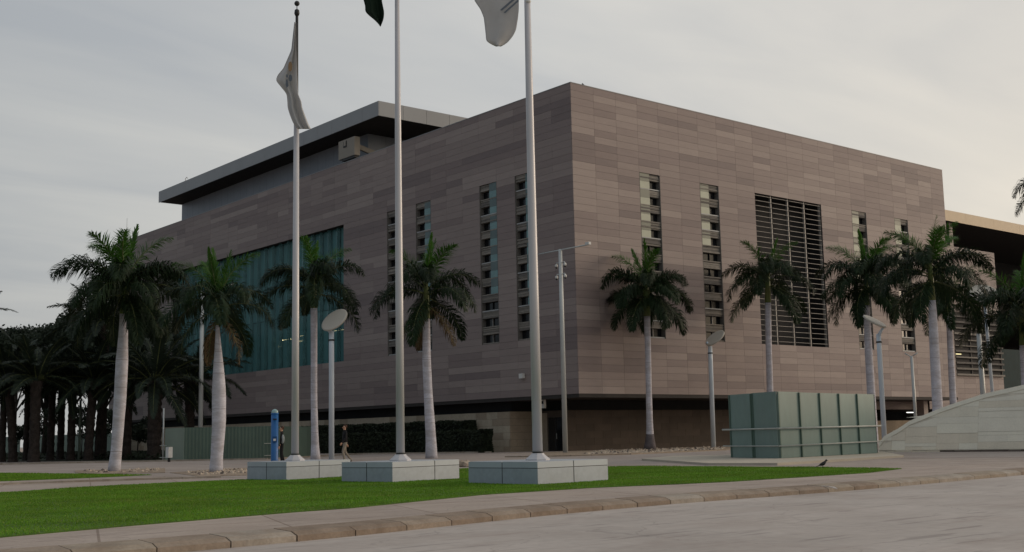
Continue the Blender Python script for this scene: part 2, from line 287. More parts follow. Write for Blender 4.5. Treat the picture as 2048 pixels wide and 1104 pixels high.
class MB:
    def __init__(s): s.v = []; s.f = []; s.m = []; s.mats = []; s.smooth = []
    def mi(s, m):
        if m not in s.mats: s.mats.append(m)
        return s.mats.index(m)
    def add(s, vs, fs, m, smooth=False):
        k = len(s.v); i = s.mi(m); s.v += [tuple(map(float, q)) for q in vs]
        for f in fs: s.f.append(tuple(k+a for a in f)); s.m.append(i); s.smooth.append(smooth)
    def box(s, lo, hi, m):
        x0, y0, z0 = lo; x1, y1, z1 = hi
        s.add([(x0, y0, z0), (x1, y0, z0), (x1, y1, z0), (x0, y1, z0), (x0, y0, z1), (x1, y0, z1), (x1, y1, z1), (x0, y1, z1)],
              [(0, 3, 2, 1), (4, 5, 6, 7), (0, 1, 5, 4), (1, 2, 6, 5), (2, 3, 7, 6), (3, 0, 4, 7)], m)
    def obox(s, A, B, z0, z1, th, m, off=0.0):      # box along the ground segment A-B; thickness to the right of A->B
        A = np.array(A[:2], float); B = np.array(B[:2], float); d = (B-A)/np.linalg.norm(B-A); n = np.array([d[1], -d[0]])
        p = [A+n*off, B+n*off, B+n*(off+th), A+n*(off+th)]
        s.add([(*q, z0) for q in p]+[(*q, z1) for q in p],
              [(0, 1, 2, 3), (7, 6, 5, 4), (4, 5, 1, 0), (5, 6, 2, 1), (6, 7, 3, 2), (7, 4, 0, 3)], m)
    def prism(s, poly, z0, z1, m, mtop=None):
        n = len(poly); P = [(float(q[0]), float(q[1])) for q in poly]
        a = sum(P[i][0]*P[(i+1) % n][1]-P[(i+1) % n][0]*P[i][1] for i in range(n))
        if a < 0: P = P[::-1]
        s.add([(x, y, z0) for x, y in P]+[(x, y, z1) for x, y in P], [tuple(range(n))[::-1]]+[(i, (i+1) % n, n+(i+1) % n, n+i) for i in range(n)], m)
        s.add([(x, y, z1) for x, y in P], [tuple(range(n))], mtop or m)
    def tube(s, pts, rad, m, seg=10, cap=True, jit=0.0, smooth=True, rnd=None):
        pts = [np.array(p, float) for p in pts]; k = len(s.v); i = s.mi(m); n = len(pts)
        if not hasattr(rad, '__len__'): rad = [rad]*n
        prev = None
        for j, p in enumerate(pts):
            t = pts[min(j+1, n-1)]-pts[max(j-1, 0)]; t = t/(np.linalg.norm(t)+1e-9)
            a = np.array([1, 0, 0]) if prev is None and abs(t[0]) < 0.9 else (np.array([0, 1, 0]) if prev is None else prev)
            a = a-t*np.dot(a, t); a /= np.linalg.norm(a); prev = a; b = np.cross(t, a)
            for q in range(seg):
                an = 2*math.pi*q/seg; rr = rad[j]*(1+(rnd.uniform(-jit, jit) if rnd else 0))
                s.v.append(tuple(p+a*math.cos(an)*rr+b*math.sin(an)*rr))
        for j in range(n-1):
            for q in range(seg):
                q2 = (q+1) % seg; s.f.append((k+j*seg+q, k+j*seg+q2, k+(j+1)*seg+q2, k+(j+1)*seg+q)); s.m.append(i); s.smooth.append(smooth)
        if cap:
            s.f.append(tuple(k+q for q in range(seg))[::-1]); s.m.append(i); s.smooth.append(False)
            s.f.append(tuple(k+(n-1)*seg+q for q in range(seg))); s.m.append(i); s.smooth.append(False)
    def ball(s, c, r, m, seg=12, rings=8, sq=(1, 1, 1)):
        k = len(s.v); i = s.mi(m); c = np.array(c, float)
        for a in range(rings+1):
            th = math.pi*a/rings
            for q in range(seg):
                ph = 2*math.pi*q/seg
                s.v.append(tuple(c+r*np.array([sq[0]*math.sin(th)*math.cos(ph), sq[1]*math.sin(th)*math.sin(ph), sq[2]*math.cos(th)])))
        for a in range(rings):
            for q in range(seg):
                q2 = (q+1) % seg; s.f.append((k+a*seg+q, k+(a+1)*seg+q, k+(a+1)*seg+q2, k+a*seg+q2)); s.m.append(i); s.smooth.append(True)
    def mesh(s, name):
        me = bpy.data.meshes.new(name); me.from_pydata(s.v, [], s.f)
        for m in s.mats: me.materials.append(m)
        me.polygons.foreach_set('material_index', s.m); me.polygons.foreach_set('use_smooth', s.smooth); me.update()
        return me
    def build(s, name, parent=None, world=True): return link(name, s.mesh(name), parent, world=world)
def raw_mesh(name, V, Fs, mats, mi=None, nper=3, smooth=False):
    me = bpy.data.meshes.new(name); nv = len(V); nf = len(Fs)
    me.vertices.add(nv); me.vertices.foreach_set('co', np.asarray(V, np.float32).ravel())
    me.loops.add(nf*nper); me.loops.foreach_set('vertex_index', np.asarray(Fs, np.int32).ravel())
    me.polygons.add(nf); me.polygons.foreach_set('loop_start', np.arange(0, nf*nper, nper, dtype=np.int32))
    for m in mats: me.materials.append(m)
    if mi is not None: me.polygons.foreach_set('material_index', np.asarray(mi, np.int32))
    if smooth: me.polygons.foreach_set('use_smooth', np.ones(nf, bool))
    me.update(calc_edges=True); return me
def structure(name, mb): return tag(mb.build(name), kind='structure')

_ka = gp(1350, 987)-gp(700, 1046.5)
# ------------------------------------------------------------------ ground, road, kerb
def lerp_poly(pts, xs):
    X = [p[0] for p in pts]; Y = [p[1] for p in pts]; return [(x, float(np.interp(x, X, Y))) for x in xs]
b = MB(); b.box((-1500, -1500, -0.6), (1500, 1500, -0.05), M_ground); structure('ground', b)
kb_back = [(-700, 1146), (0, 1102), (350, 1075), (700, 1046.5), (973, 1018), (1350, 987), (1647, 970), (1848, 952), (2048, 936), (2600, 905)]
def dense(pts, n=60):
    xs = np.linspace(pts[0][0], pts[-1][0], n); X = [p[0] for p in pts]; Y = [p[1] for p in pts]
    return [(x, float(np.interp(x, X, Y))) for x in xs]
back_w = [gp(x, y, G)[:2] for x, y in dense(kb_back[:-1], 30)]
# smooth the kerb line
def smooth_line(P, it=3):
    P = [np.array(p) for p in P]
    for _ in range(it): P = [P[0]]+[(P[i-1]+2*P[i]+P[i+1])/4 for i in range(1, len(P)-1)]+[P[-1]]
    return P
back_w = smooth_line(back_w, 4)
d0 = back_w[0]-back_w[1]; d1 = back_w[-1]-back_w[-2]
back_w = [back_w[0]+d0/np.linalg.norm(d0)*40]+back_w+[back_w[-1]+d1/np.linalg.norm(d1)*80]
def offset(P, d):
    out = []
    for i, p in enumerate(P):
        t = P[min(i+1, len(P)-1)]-P[max(i-1, 0)]; t = t/np.linalg.norm(t); out.append(p+np.array([t[1], -t[0]])*d)
    return out
def resample(P, step):
    L = [0]
    for a, c in zip(P[:-1], P[1:]): L.append(L[-1]+np.linalg.norm(c-a))
    s = np.arange(0, L[-1], step); return [np.array([np.interp(q, L, [p[0] for p in P]), np.interp(q, L, [p[1] for p in P])]) for q in s]
back_w = [np.array(p) for p in back_w]
sgn = 1 if np.dot(offset(back_w, 1.0)[15]-back_w[15], CAM[:2]-back_w[15]) > 0 else -1
front_w = offset(back_w, sgn*0.52)
# road = everything on the camera's side of the kerb
ctr = CAM[:2]-np.array([math.cos(YAW), math.sin(YAW)])*200
b = MB(); pl_ = [tuple(p) for p in front_w]+[tuple(front_w[-1]+np.array([120., -160.])), tuple(ctr), tuple(front_w[0]+np.array([-120., -20.]))]
b.prism(pl_, -0.04, 0.0, M_road); structure('road', b)
# everything beyond
b = MB(); pl_ = [tuple(p) for p in back_w]+[(400, -80), (500, 500), (-500, 500), (-160, 0)]
b.prism(pl_, -0.04, G, M_pave); structure('pavement', b)
ST = resample(back_w, 0.93); SF = offset(ST, sgn*0.52); SM = offset(ST, sgn*0.40)
kerb = tag(bpy.data.objects.new('kerb', None), kind='structure'); COL.objects.link(kerb)
far = MB(); rk = random.Random(3); nk = 0
for i in range(len(ST)-1):
    c = (ST[i]+ST[i+1])/2; dd = np.linalg.norm(c-CAM[:2])
    g = 0.006+rk.random()*0.008; dz = rk.uniform(-0.003, 0.003)
    def q(P, t): return P[i]+(P[i+1]-P[i])*t
    t0, t1 = g/0.93, 1-g/0.93; v = []
    for t in (t0, t1):
        w0 = rk.uniform(-0.003, 0.003)
        for P, z in ((ST, -0.03), (ST, G+0.012+dz), (SM, 0.118+dz), (SF, 0.072+dz), (SF, -0.03)):
            p = q(P, t)*1.0; v.append((p[0]+w0, p[1]+w0, z))
    fs = [(0, 1, 6, 5), (1, 2, 7, 6), (2, 3, 8, 7), (3, 4, 9, 8), (4, 3, 2, 1, 0), (5, 6, 7, 8, 9)]
    m = rk.choice(M_kerb)
    if depth_of((*c, 0)) > 5 and dd < 45 and nk < 60:
        k = MB(); k.add(v, fs, m); k.build('kerb_stone', kerb); nk += 1
    else: far.add(v, fs, m)
tag(far.build('kerb_stone', kerb), kind='stuff')

# lawns
lawn_px = [(-260, 1010), (0, 986), (240, 971), (489, 960), (680, 949), (925, 938), (1300, 933.2), (1647, 935), (1804, 938),
           (1738, 946), (1600, 955), (1459, 964), (1350, 969), (1186, 976), (966, 990), (700, 1017), (600, 1024), (274, 1051), (0, 1075.6), (-300, 1098)]
lawn_w = [gp(x, y)[:2] for x, y in lawn_px]
b = MB(); b.prism(lawn_w, 0.05, G+0.014, M_lawn); structure('lawn', b)
lawn2_px = [(-300, 950), (0, 946.7), (154, 948), (304, 950.5), (154, 957), (0, 963), (-300, 975)]
lawn2_w = [gp(x, y)[:2] for x, y in lawn2_px]
b = MB(); b.prism(lawn2_w, 0.05, G+0.014, M_lawn); structure('rear_lawn', b)
def inside(px, py, poly):
    ins = np.zeros(len(px), bool); n = len(poly); j = n-1
    for i in range(n):
        xi, yi = poly[i]; xj, yj = poly[j]
        c = ((yi > py) != (yj > py)) & (px < (xj-xi)*(py-yi)/((yj-yi)+1e-12)+xi); ins ^= c; j = i
    return ins
def grass(poly, n, name, hgt, wid, seed):
    rs = np.random.RandomState(seed); P = np.array(poly); lo = P.min(0); hi = P.max(0)
    X = rs.uniform(lo[0], hi[0], n*4); Y = rs.uniform(lo[1], hi[1], n*4); k = inside(X, Y, poly)
    X, Y = X[k], Y[k]
    d = np.hypot(X-CAM[0], Y-CAM[1]); keep = rs.rand(len(X)) < np.clip(22.0/d, 0.15, 1)**1.2; X, Y = X[keep][:n], Y[keep][:n]; d = d[keep][:n]
    m = len(X); h = hgt*rs.uniform(0.5, 1.25, m)*(0.85+0.3*np.sin(X*1.7+Y*0.9)*np.sin(Y*1.3)); wd = wid*rs.uniform(0.7, 1.4, m)*np.clip(d/18, 1, 3)
    a = rs.uniform(0, 2*np.pi, m); lx = rs.normal(0, 0.5, m)*h; ly = rs.normal(0, 0.5, m)*h; z0 = G+0.012
    V = np.empty((m, 3, 3)); V[:, 0] = np.c_[X-np.cos(a)*wd, Y-np.sin(a)*wd, np.full(m, z0)]; V[:, 1] = np.c_[X+np.cos(a)*wd, Y+np.sin(a)*wd, np.full(m, z0)]
    V[:, 2] = np.c_[X+lx, Y+ly, z0+h]
    o = link(name, raw_mesh(name, V.reshape(-1, 3), np.arange(m*3).reshape(-1, 3), [M_blade, M_bladed], mi=(rs.rand(m) < .025+.07*(np.sin(X*.9+1.3*np.sin(Y*.5))*np.sin(Y*.7+X*.3) > .45)).astype(int))); tag(o, kind='stuff'); return o
tag(grass(lawn_w, 330000, 'grass', 0.034, 0.0052, 1), 'short mown bright green grass of the long lawn in front', 'grass')
tag(grass(lawn2_w, 40000, 'grass', 0.035, 0.008, 2), 'narrow strip of mown grass behind the long lawn, far left', 'grass')
# drive between the lawn and the building, with its kerbs
drv = [(-400, 945), (-400, 936), (0, 931), (340, 924), (545, 919.5), (720, 910), (1000, 906.5), (1075, 914.5), (1160, 912.8), (1256, 910), (1340, 906.5), (1460, 901), (1700, 897),
       (2300, 900), (2300, 912), (1808, 917), (1420, 931.5), (1300, 931), (925, 935.5), (680, 946), (505, 956), (300, 952.5), (-400, 947)]
b = MB(); b.prism([gp(x, y)[:2] for x, y in drv], 0.06, G+0.005, M_drive); structure('driveway', b)
def ribbon(name, pts, wd, h, m, step=1.2):
    P = [np.array(gp(x, y)[:2]) for x, y in pts]; P = resample(P, step); o = tag(bpy.data.objects.new(name, None), kind='structure'); COL.objects.link(o)
    rr = random.Random(len(pts)); S = MB()
    for i in range(len(P)-1):
        S.obox(P[i]+(P[i+1]-P[i])*0.008, P[i+1]-(P[i+1]-P[i])*0.008, 0.05, G+h+rr.uniform(-0.004, 0.004), wd, m)
    tag(S.build('kerb_stone', o), kind='stuff'); return o
ribbon('lawn_kerb', [(-300, 983), (0, 969), (240, 961), (489, 953.5)], 0.30, 0.06, M_kerb[3])
ribbon('bed_kerb', [(1012, 914.8), (1075, 914), (1160, 912), (1256, 909.2), (1340, 905.5), (1460, 900)], 0.2, 0.07, M_kerb[1])
ribbon('drive_kerb', [(-300, 933), (0, 929.5), (340, 922.5), (545, 918.5), (720, 908.5), (1000, 905)], 0.28, 0.09, M_kerb[3])
b = MB(); b.prism([gp(x, y)[:2] for x, y in [(1075, 913.5), (1160, 911.5), (1256, 908.7), (1340, 905), (1460, 899.5), (1460, 893), (1160, 902), (1075, 906)]], 0.05, G+0.03, M_soil); structure('planting_bed', b)
b = MB(); b.prism([gp(x, y)[:2] for x, y in [(150, 941.5), (330, 937), (330, 946), (200, 948.5), (150, 946)]], 0.05, G+0.02, M_soil); structure('planting_bed', b)
b = MB(); b.prism([gp(x, y)[:2] for x, y in [(340, 946), (420, 940), (500, 936), (500, 951), (400, 953.5)]], 0.05, G+0.02, M_soil); structure('planting_bed', b)
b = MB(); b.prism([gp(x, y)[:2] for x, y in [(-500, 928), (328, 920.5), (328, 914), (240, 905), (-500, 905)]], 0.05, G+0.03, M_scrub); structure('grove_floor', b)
def pebbles(pxs, n, label, seed, smin=0.03, smax=0.09, z=G+0.02):
    rs = random.Random(seed); S = MB(); poly = [gp(x, y)[:2] for x, y in pxs]; P = np.array(poly); lo, hi = P.min(0), P.max(0); k = 0
    while k < n:
        x, y = rs.uniform(lo[0], hi[0]), rs.uniform(lo[1], hi[1])
        if not inside(np.array([x]), np.array([y]), poly)[0]: continue
        k += 1; r = rs.uniform(smin, smax); base = []
        for q in range(6):
            a = q*math.pi/3; rr = r*rs.uniform(0.7, 1.3); base.append((x+math.cos(a)*rr, y+math.sin(a)*rr, z))
        S.add(base+[(x+rs.uniform(-.3, .3)*r, y, z+r*rs.uniform(0.6, 1.1))], [(q, (q+1) % 6, 6) for q in range(6)], M_rock if rs.random() < 0.8 else M_dstone)
    tag(S.build('pebbles'), label, 'pebbles', kind='stuff')
pebbles([(160, 942), (320, 938), (310, 945), (200, 947)], 90, 'pale pebbles scattered round the foot of the far left royal palm', 1)
pebbles([(370, 946), (420, 941), (490, 938), (495, 948), (400, 951)], 150, 'pale pebbles round the foot of the swollen palm beside the left plinth', 2)
pebbles([(1160, 910), (1256, 908), (1340, 904.5), (1450, 899.5), (1450, 894), (1200, 902)], 500, 'tan gravel and stones in the bed along the brown base wall', 3, 0.04, 0.13, G+0.03)

# ------------------------------------------------------------------ main building
ZB, ZT = 4.03, 25.75; ROW = (ZT-ZB)/43; LX, LY = 48.4, 84.0
bld = empty('civic_building', (0, 0, 0), 'large flat-roofed block clad in taupe stone panels with slit windows and a big teal window', 'building')
Z0, Z1 = ZB+ROW*8, ZB+ROW*32               # sill and head of all openings
MX, MY = 2.2, 2.1
op_r = [(6.6, 8.8), (13.2, 15.4), (19.8, 28.6), (33.0, 35.2), (39.6, 41.8)]
op_l = [(4.2, 6.3), (8.4, 10.5), (16.8, 18.9), (21.0, 23.1), (29.4+0.6, 66.0)]
def wall_rects(L, ops):
    rc = [(0, L, ZB, Z0), (0, L, Z1, ZT)]; x = 0
    for a, c in ops: rc.append((x, a, Z0, Z1)); x = c
    rc.append((x, L, Z0, Z1)); return rc
b = MB()
for a, c, z0, z1 in wall_rects(LX, op_r): b.box((a+(0.5 if a == 0 else 0), 0.05, z0), (c, 0.5, z1), M_joint)
for a, c, z0, z1 in wall_rects(LY, op_l): b.box((0.05, a+(0.05 if a == 0 else 0), z0), (0.5, c, z1), M_joint)
b.box((0.5, 0.5, ZT-0.6), (LX, LY, ZT-0.3), M_joint)            # roof deck
b.box((LX-0.5, 0.5, ZB), (LX, LY, ZT-0.6), M_joint); b.box((0.5, LY-0.5, ZB), (LX-0.5, LY, ZT-0.6), M_joint)
b.build('wall', bld)
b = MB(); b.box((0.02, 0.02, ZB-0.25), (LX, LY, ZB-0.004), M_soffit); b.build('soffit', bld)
b = MB(); b.box((-0.02, -0.02, ZT+0.002), (LX, 0.6, ZT+0.05), M_fascia); b.box((-0.02, 0.6, ZT+0.002), (0.6, LY, ZT+0.05), M_fascia); b.build('coping', bld)
# cladding panels
rp = random.Random(11)
def clad(ax, L, ops, mod, rows=range(43), zb=ZB, w0=0.0, plane_at=0.0):
    out = []; prev = {}
    for r in rows:
        z0 = zb+r*ROW; zc = z0+ROW/2; free = []; x = w0
        if Z0 < zc < Z1:
            for a, c in ops: free.append((x, a)); x = c
        free.append((x, L))
        band = rp.random() < 0.22
        for a, c in free:
            x = a; nxt = a
            while x < c-0.01:
                n = 1 if ax == 'y' or rp.random() < 0.80 else 2
                if ax == 'x' and rp.random() < 0.25: n = 2
                base = math.floor(x/mod+1e-6)
                e = (base+n)*mod
                if c-e < 0.35*mod: e = c
                e = min(e, c)
                k = int(round(x/mod)); pr = rp.random()
                if pr < (0.42 if ax == 'x' else 0.30) and x > a: t = lastt
                elif pr < (0.48 if ax == 'x' else 0.40) and k in prev: t = prev[k]
                else: t = rp.choices(range(7), TW)[0]
                prev[k] = t; lastt = t
                out.append((ax, x, e, z0, t, plane_at)); x = e
    return out
panels = clad('y', LX, op_r, MX)+clad('x', LY, op_l, MY)
def pgeo(p):
    ax, a, e, z0, t, at = p; g = 0.006
    if ax == 'y': lo, hi = (a+g, at-0.0, z0+g), (e-g, at+0.045, z0+ROW-g)
    else: lo, hi = (at-0.0, a+g, z0+g), (at+0.045, e-g, z0+ROW-g)
    if ax == 'x' and a == 0: lo = (lo[0], 0.047, lo[2])
    return lo, hi
def parea(p):
    lo, hi = pgeo(p); c = (np.array(lo)+np.array(hi))/2-CAM; d = np.linalg.norm(c)
    n = np.array([0, -1, 0]) if p[0] == 'y' else np.array([-1, 0, 0])
    return (p[2]-p[1])*ROW*abs(np.dot(n, c))/d**3
panels.sort(key=parea, reverse=True)
cache = {}
def bevel_box(sx, sy, sz, m):
    k = (round(sx, 3), round(sy, 3), round(sz, 3), m.name)
    if k not in cache:
        q = MB(); q.box((0, 0, 0), (sx, sy, sz), m); cache[k] = q.mesh('facade_panel')
    return cache[k]
for p in panels[:300]:
    lo, hi = pgeo(p); o = link('facade_panel', bevel_box(hi[0]-lo[0], hi[1]-lo[1], hi[2]-lo[2], TONES[p[4]]), bld, world=False)
    dj = rp.uniform(-0.003, 0.003); o.location = (lo[0]+(dj if p[0] == 'x' else 0), lo[1]+(dj if p[0] == 'y' else 0), lo[2])
b = MB()
for p in panels[300:]:
    lo, hi = pgeo(p); dj = rp.uniform(-0.003, 0.003); q = 1 if p[0] == 'y' else 0
    lo = list(lo); hi = list(hi); lo[q] += dj; hi[q] += dj; b.box(lo, hi, TONES[p[4]])
tag(b.build('facade_panel', bld), kind='stuff')

# slit windows: ten lights each, rough stone strips between, a tall glass strip down one side
def slit(ax, a, c, bright_rows, pale_first, seed):
    rr = random.Random(seed); w_ = c-a; grp = MB(); H = Z1-Z0; st = H/10
    def bx(S, u0, u1, z0, z1, d0, d1, m):       # u along the face, d = depth behind the face
        if ax == 'y': S.box((a+u0, d0, z0), (a+u1, d1, z1), m)
        else: S.box((d0, a+u0, z0), (d1, a+u1, z1), m)
    fr = MB(); bx(fr, 0, w_, Z0, Z1, 0.55, 0.7, M_gdark)
    for u0 in (0, w_-0.05): bx(fr, u0, u0+0.05, Z0, Z1, 0.0, 0.5, M_strip[2])
    f = fr.build('window', bld); tag(f, 'slit window of ten stacked lights')
    for k in range(10):
        z = Z0+k*st; zt = z+st
        wide = (9-k) >= bright_rows
        # opening, mullion and sill
        g = MB(); bx(g, 0.05, w_-0.05, z+0.10, z+0.72, 0.40, 0.44, M_gdark)
        bx(g, w_*0.52, w_*0.52+0.07, z+0.10, z+0.72, 0.30, 0.40, M_louv if k < 2 else M_gdark); g.build('pane', f)
        s = MB(); bx(s, 0.05, w_-0.05, z+0.02, z+0.10, 0.06, 0.42, M_sill if rr.random() < 0.5 else M_strip[1]); s.build('sill', f)
        # rough stone strips between the lights
        S = MB(); zz = z+0.72; u0, u1 = (0.05, w_-0.05)
        while zz < zt-0.03:
            h = min(rr.uniform(0.07, 0.18), zt-zz); o_ = rr.uniform(0.05, 0.13)
            bx(S, u0, u1, zz+0.006, zz+h-0.006, o_, 0.42, rr.choice(M_strip)); zz += h
        S.build('stone_strip', f)
        if not wide:
            p0, p1 = (0.05, w_*0.50) if pale_first else (0.05, w_*0.45)
            G1 = MB(); m1, m2 = (M_gsky, M_gsky2) if pale_first else (M_gteal, M_gteal2)
            tt = rr.uniform(0, 0.03)
            bx(G1, p0, p1, z+0.08, z+0.60, 0.045+tt, 0.07+tt, m1); bx(G1, p0, p1, z+0.61, zt-0.01+0.08, 0.055+tt, 0.08+tt, m2)
            G1.build('pane', f)
for (a, c), n, s in zip([op_r[0], op_r[1], op_r[3], op_r[4]], (4, 4, 5, 5), (1, 2, 3, 4)): slit('y', a, c, n, True, s)
for (a, c), n, s in zip(op_l[:4], (8, 7, 7, 6), (5, 6, 7, 8)): slit('x', a, c, n, False, s)
# louvred opening
gx0, gx1 = op_r[2]; b = MB(); b.box((gx0, 1.6, Z0), (gx1, 1.7, Z1), M_dark); b.box((gx0, 0.5, Z0-.3), (gx1, 1.6, Z0-0.002), M_dark); b.box((gx0, 0.5, Z1+0.002), (gx1, 1.6, Z1+.3), M_dark)
b.box((gx0-.3, .5, Z0), (gx0-.002, 1.6, Z1), M_dark); b.box((gx1+.002, .5, Z0), (gx1+.3, 1.6, Z1), M_dark)
grl = b.build('louvre_bay', bld); tag(grl, 'wide dark louvred opening with four bays of thin metal slats')
for i in range(5):
    x = gx0+(gx1-gx0)*i/4; q = MB(); e = 0.05; x0 = min(max(x-e, gx0), gx1-2*e); q.box((x0, 0.14, Z0), (x0+2*e, 0.30, Z1), M_louv); q.build('mullion', grl)
ns = 29
for i in range(4):
    x0 = gx0+(gx1-gx0)*i/4+0.06; x1 = gx0+(gx1-gx0)*(i+1)/4-0.06; q = MB()
    q.add([(0, 0, 0), (x1-x0, 0, 0), (x1-x0, 0.05, 0.0), (0, 0.05, 0.0), (0, 0, 0.026), (x1-x0, 0, 0.026), (x1-x0, 0.05, 0.026), (0, 0.05, 0.026)],
          [(0, 3, 2, 1), (4, 5, 6, 7), (0, 1, 5, 4), (1, 2, 6, 5), (2, 3, 7, 6), (3, 0, 4, 7)], M_louv); me = q.mesh('louvre_slat')
    for k in range(ns):
        o = link('louvre_slat', me, grl, world=False); o.location = (x0, 0.06, Z0+(Z1-Z0)*(k+0.6)/ns)
# the big teal window
wy0, wy1 = op_l[4]; b = MB(); b.box((3.0, wy0, Z0), (3.2, wy1, Z1), M_dark); b.box((0.5, wy0, Z1+.002), (3.2, wy1, Z1+0.2), M_dark); b.box((0.5, wy0, Z0-0.2), (3.2, wy1, Z0-.002), M_soffit)
b.box((0.5, wy0-.2, Z0), (3.2, wy0-.002, Z1), M_dark); b.box((0.5, wy1+.002, Z0), (3.2, wy1+.2, Z1), M_dark)
tw = b.build('teal_window', bld); tag(tw, 'very large teal glass window with vertical glass fins')
nb = 24; step = (wy1-wy0)/nb; zm = Z0+(Z1-Z0)*0.40
for i in range(nb):
    y0 = wy0+i*step
    for z0, z1 in ((Z0, zm), (zm, Z1)):
        t1 = rp.uniform(-0.03, 0.03); q = MB()
        q.add([(0.62+t1, y0+.02, z0+.03), (0.62-t1, y0+step-.02, z0+.03), (0.62-t1, y0+step-.02, z1-.03), (0.62+t1, y0+.02, z1-.03),
               (0.66+t1, y0+.02, z0+.03), (0.66-t1, y0+step-.02, z0+.03), (0.66-t1, y0+step-.02, z1-.03), (0.66+t1, y0+.02, z1-.03)],
              [(3, 2, 1, 0), (4, 5, 6, 7), (0, 1, 5, 4), (1, 2, 6, 5), (2, 3, 7, 6), (3, 0, 4, 7)], M_glass if rp.random() < .6 else M_glass2)
        q.build('pane', tw)
    q = MB(); q.box((0.22, y0-0.012, Z0+0.02), (0.60, y0+0.012, Z1-0.02), M_fin)
    if i: q.build('fin', tw)
for px0, px1, py_l in ((562, 588, 681), (596, 606, 683), (601, 610, 672), (668, 688, 662), (556, 562, 694)):
    A_ = plane(px0, py_l, 0, 1.4); B_ = plane(px1, py_l, 0, 1.4); q = MB(); q.tube([(1.4, A_[1], A_[2]), (1.4, B_[1], A_[2])], 0.035, M_lamp, 6)
    lo_ = q.build('light_tube', tw)
# base storey
ZW = 3.05
def stone_wall(A, B, z0, z1, th, mats, bw, bh, seed, nmax=120):
    """coursed stone facing on a segment; returns backing + blocks"""
    A = np.array(A, float); B = np.array(B, float); L = np.linalg.norm(B-A); back = MB(); back.obox(A+(B-A)/L*0.06, B-(B-A)/L*0.012, z0, z1, -th, M_joint, off=-0.03)
    o = back.build('base_wall', bld); rr = random.Random(seed); nr = int(round((z1-z0)/bh)); hh = (z1-z0)/nr; rest = MB(); cnt = 0
    for r in range(nr):
        x = 0; off = (r % 2)*bw*0.5
        while x < L-1e-3:
            e = min(L, (math.floor((x+off)/bw+1e-6)+1)*bw-off)
            if e-x > 0.02:
                P = A+(B-A)*((x+0.006)/L); Q = A+(B-A)*((e-0.006)/L); m = rr.choice(mats)
                if cnt < nmax:
                    k = MB(); k.obox(P, Q, z0+r*hh+.005, z0+(r+1)*hh-.005, -0.027, m, off=0.0+rr.uniform(0, .004)); k.build('stone', o); cnt += 1
                else: rest.obox(P, Q, z0+r*hh+.005, z0+(r+1)*hh-.005, -0.027, m, off=0.0)
            x = e
    if rest.v: tag(rest.build('stone', o), kind='stuff')
    return o
stone_wall((0.6, LY-1), (0.6, 8.135), 0.0, ZW, 0.4, [M_stone, M_stone, M_stone2], 1.3, 0.5, 1, 150)
stone_wall((0.6, 8.1), (2.97, 8.1), 0.0, ZW, 0.4, [M_stone2], 1.3, 0.5, 2, 30)
stone_wall((3.0, 4.6), (30.0, 4.6), 0.0, ZW, 0.4, [M_brown, M_brown2], 1.8, 0.5, 3, 100)
b = MB(); b.box((3.0, 4.65, 0), (3.3, 8.4, ZW), M_brown)                                   # recess wall with doors
b.box((2.96, 6.7, 0.1), (3.0, 7.7, 2.9), M_stone2); b.box((2.93, 4.95, 0.1), (3.0, 6.5, 2.55), M_gdark); b.build('base_wall', bld)
b = MB(); b.box((2.90, 5.0, 0.14), (2.94, 5.7, 2.4), M_gdark); b.box((2.88, 5.66, 0.14), (2.92, 5.74, 2.5), M_dkmetal); d_ = b.build('door', bld)
b = MB(); b.box((2.84, 5.55, 1.0), (2.88, 5.60, 1.4), M_louv); b.build('handle', d_)
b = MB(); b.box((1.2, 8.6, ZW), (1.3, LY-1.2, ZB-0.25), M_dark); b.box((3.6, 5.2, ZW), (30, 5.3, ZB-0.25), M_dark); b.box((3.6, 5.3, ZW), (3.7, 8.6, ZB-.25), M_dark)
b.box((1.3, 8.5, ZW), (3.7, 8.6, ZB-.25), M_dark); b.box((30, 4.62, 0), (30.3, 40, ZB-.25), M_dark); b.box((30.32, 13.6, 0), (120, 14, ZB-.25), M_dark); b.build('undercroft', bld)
b = MB(); b.box((31.5, 4.0, ZB-1.0), (62, 4.6, ZB-0.26), TONES[0]); b.build('beam', bld)
P = plane(1790, 841, 1, 4.2); b = MB(); b.box((P[0]-6, 4.2, 0), (P[0]+3, 4.6, max(0.9, P[2])), M_stone2); b.build('low_wall', bld)
for pxx in (1846,):
    P = plane(pxx, 815, 1, 2.5); b = MB(); b.box((P[0]-.35, 2.2, 0.0), (P[0]+.35, 2.9, ZB-0.25), TONES[3]); b.build('column', bld)
P = plane(1822, 825, 1, 12.0); b = MB(); b.box((P[0]-.7, 12.0, P[2]-.03), (P[0]+.7, 12.1, P[2]+.04), M_tubew); b.build('light_tube', bld)
# little fittings on the faces
P = plane(1047, 752, 0, 0.0); b = MB(); b.box((-0.28, P[1]-.2, P[2]-.17), (-0.05, P[1]+.2, P[2]+.17), M_white); b.box((-0.05, P[1]-.08, P[2]-.1), (-0.002, P[1]+.08, P[2]+.1), M_dkmetal)
tag(b.build('wall_camera_housing'), 'small white box fixed low on the left stone face near the corner', 'camera')
P = plane(1087, 805, 0, 0.8); b = MB(); b.box((0.7, P[1]-.15, P[2]-.4), (0.9, P[1]+.15, P[2]+.42), M_white); b.box((.74, P[1]-.04, P[2]+.42), (.8, P[1]+.04, ZB-.25), M_dkmetal); b.box((.69, P[1]-.1, P[2]-.1), (.7, P[1]+.1, P[2]+.1), M_dkmetal)
tag(b.build('soffit_speaker'), 'white upright box hanging under the overhang beside the door recess', 'speaker')

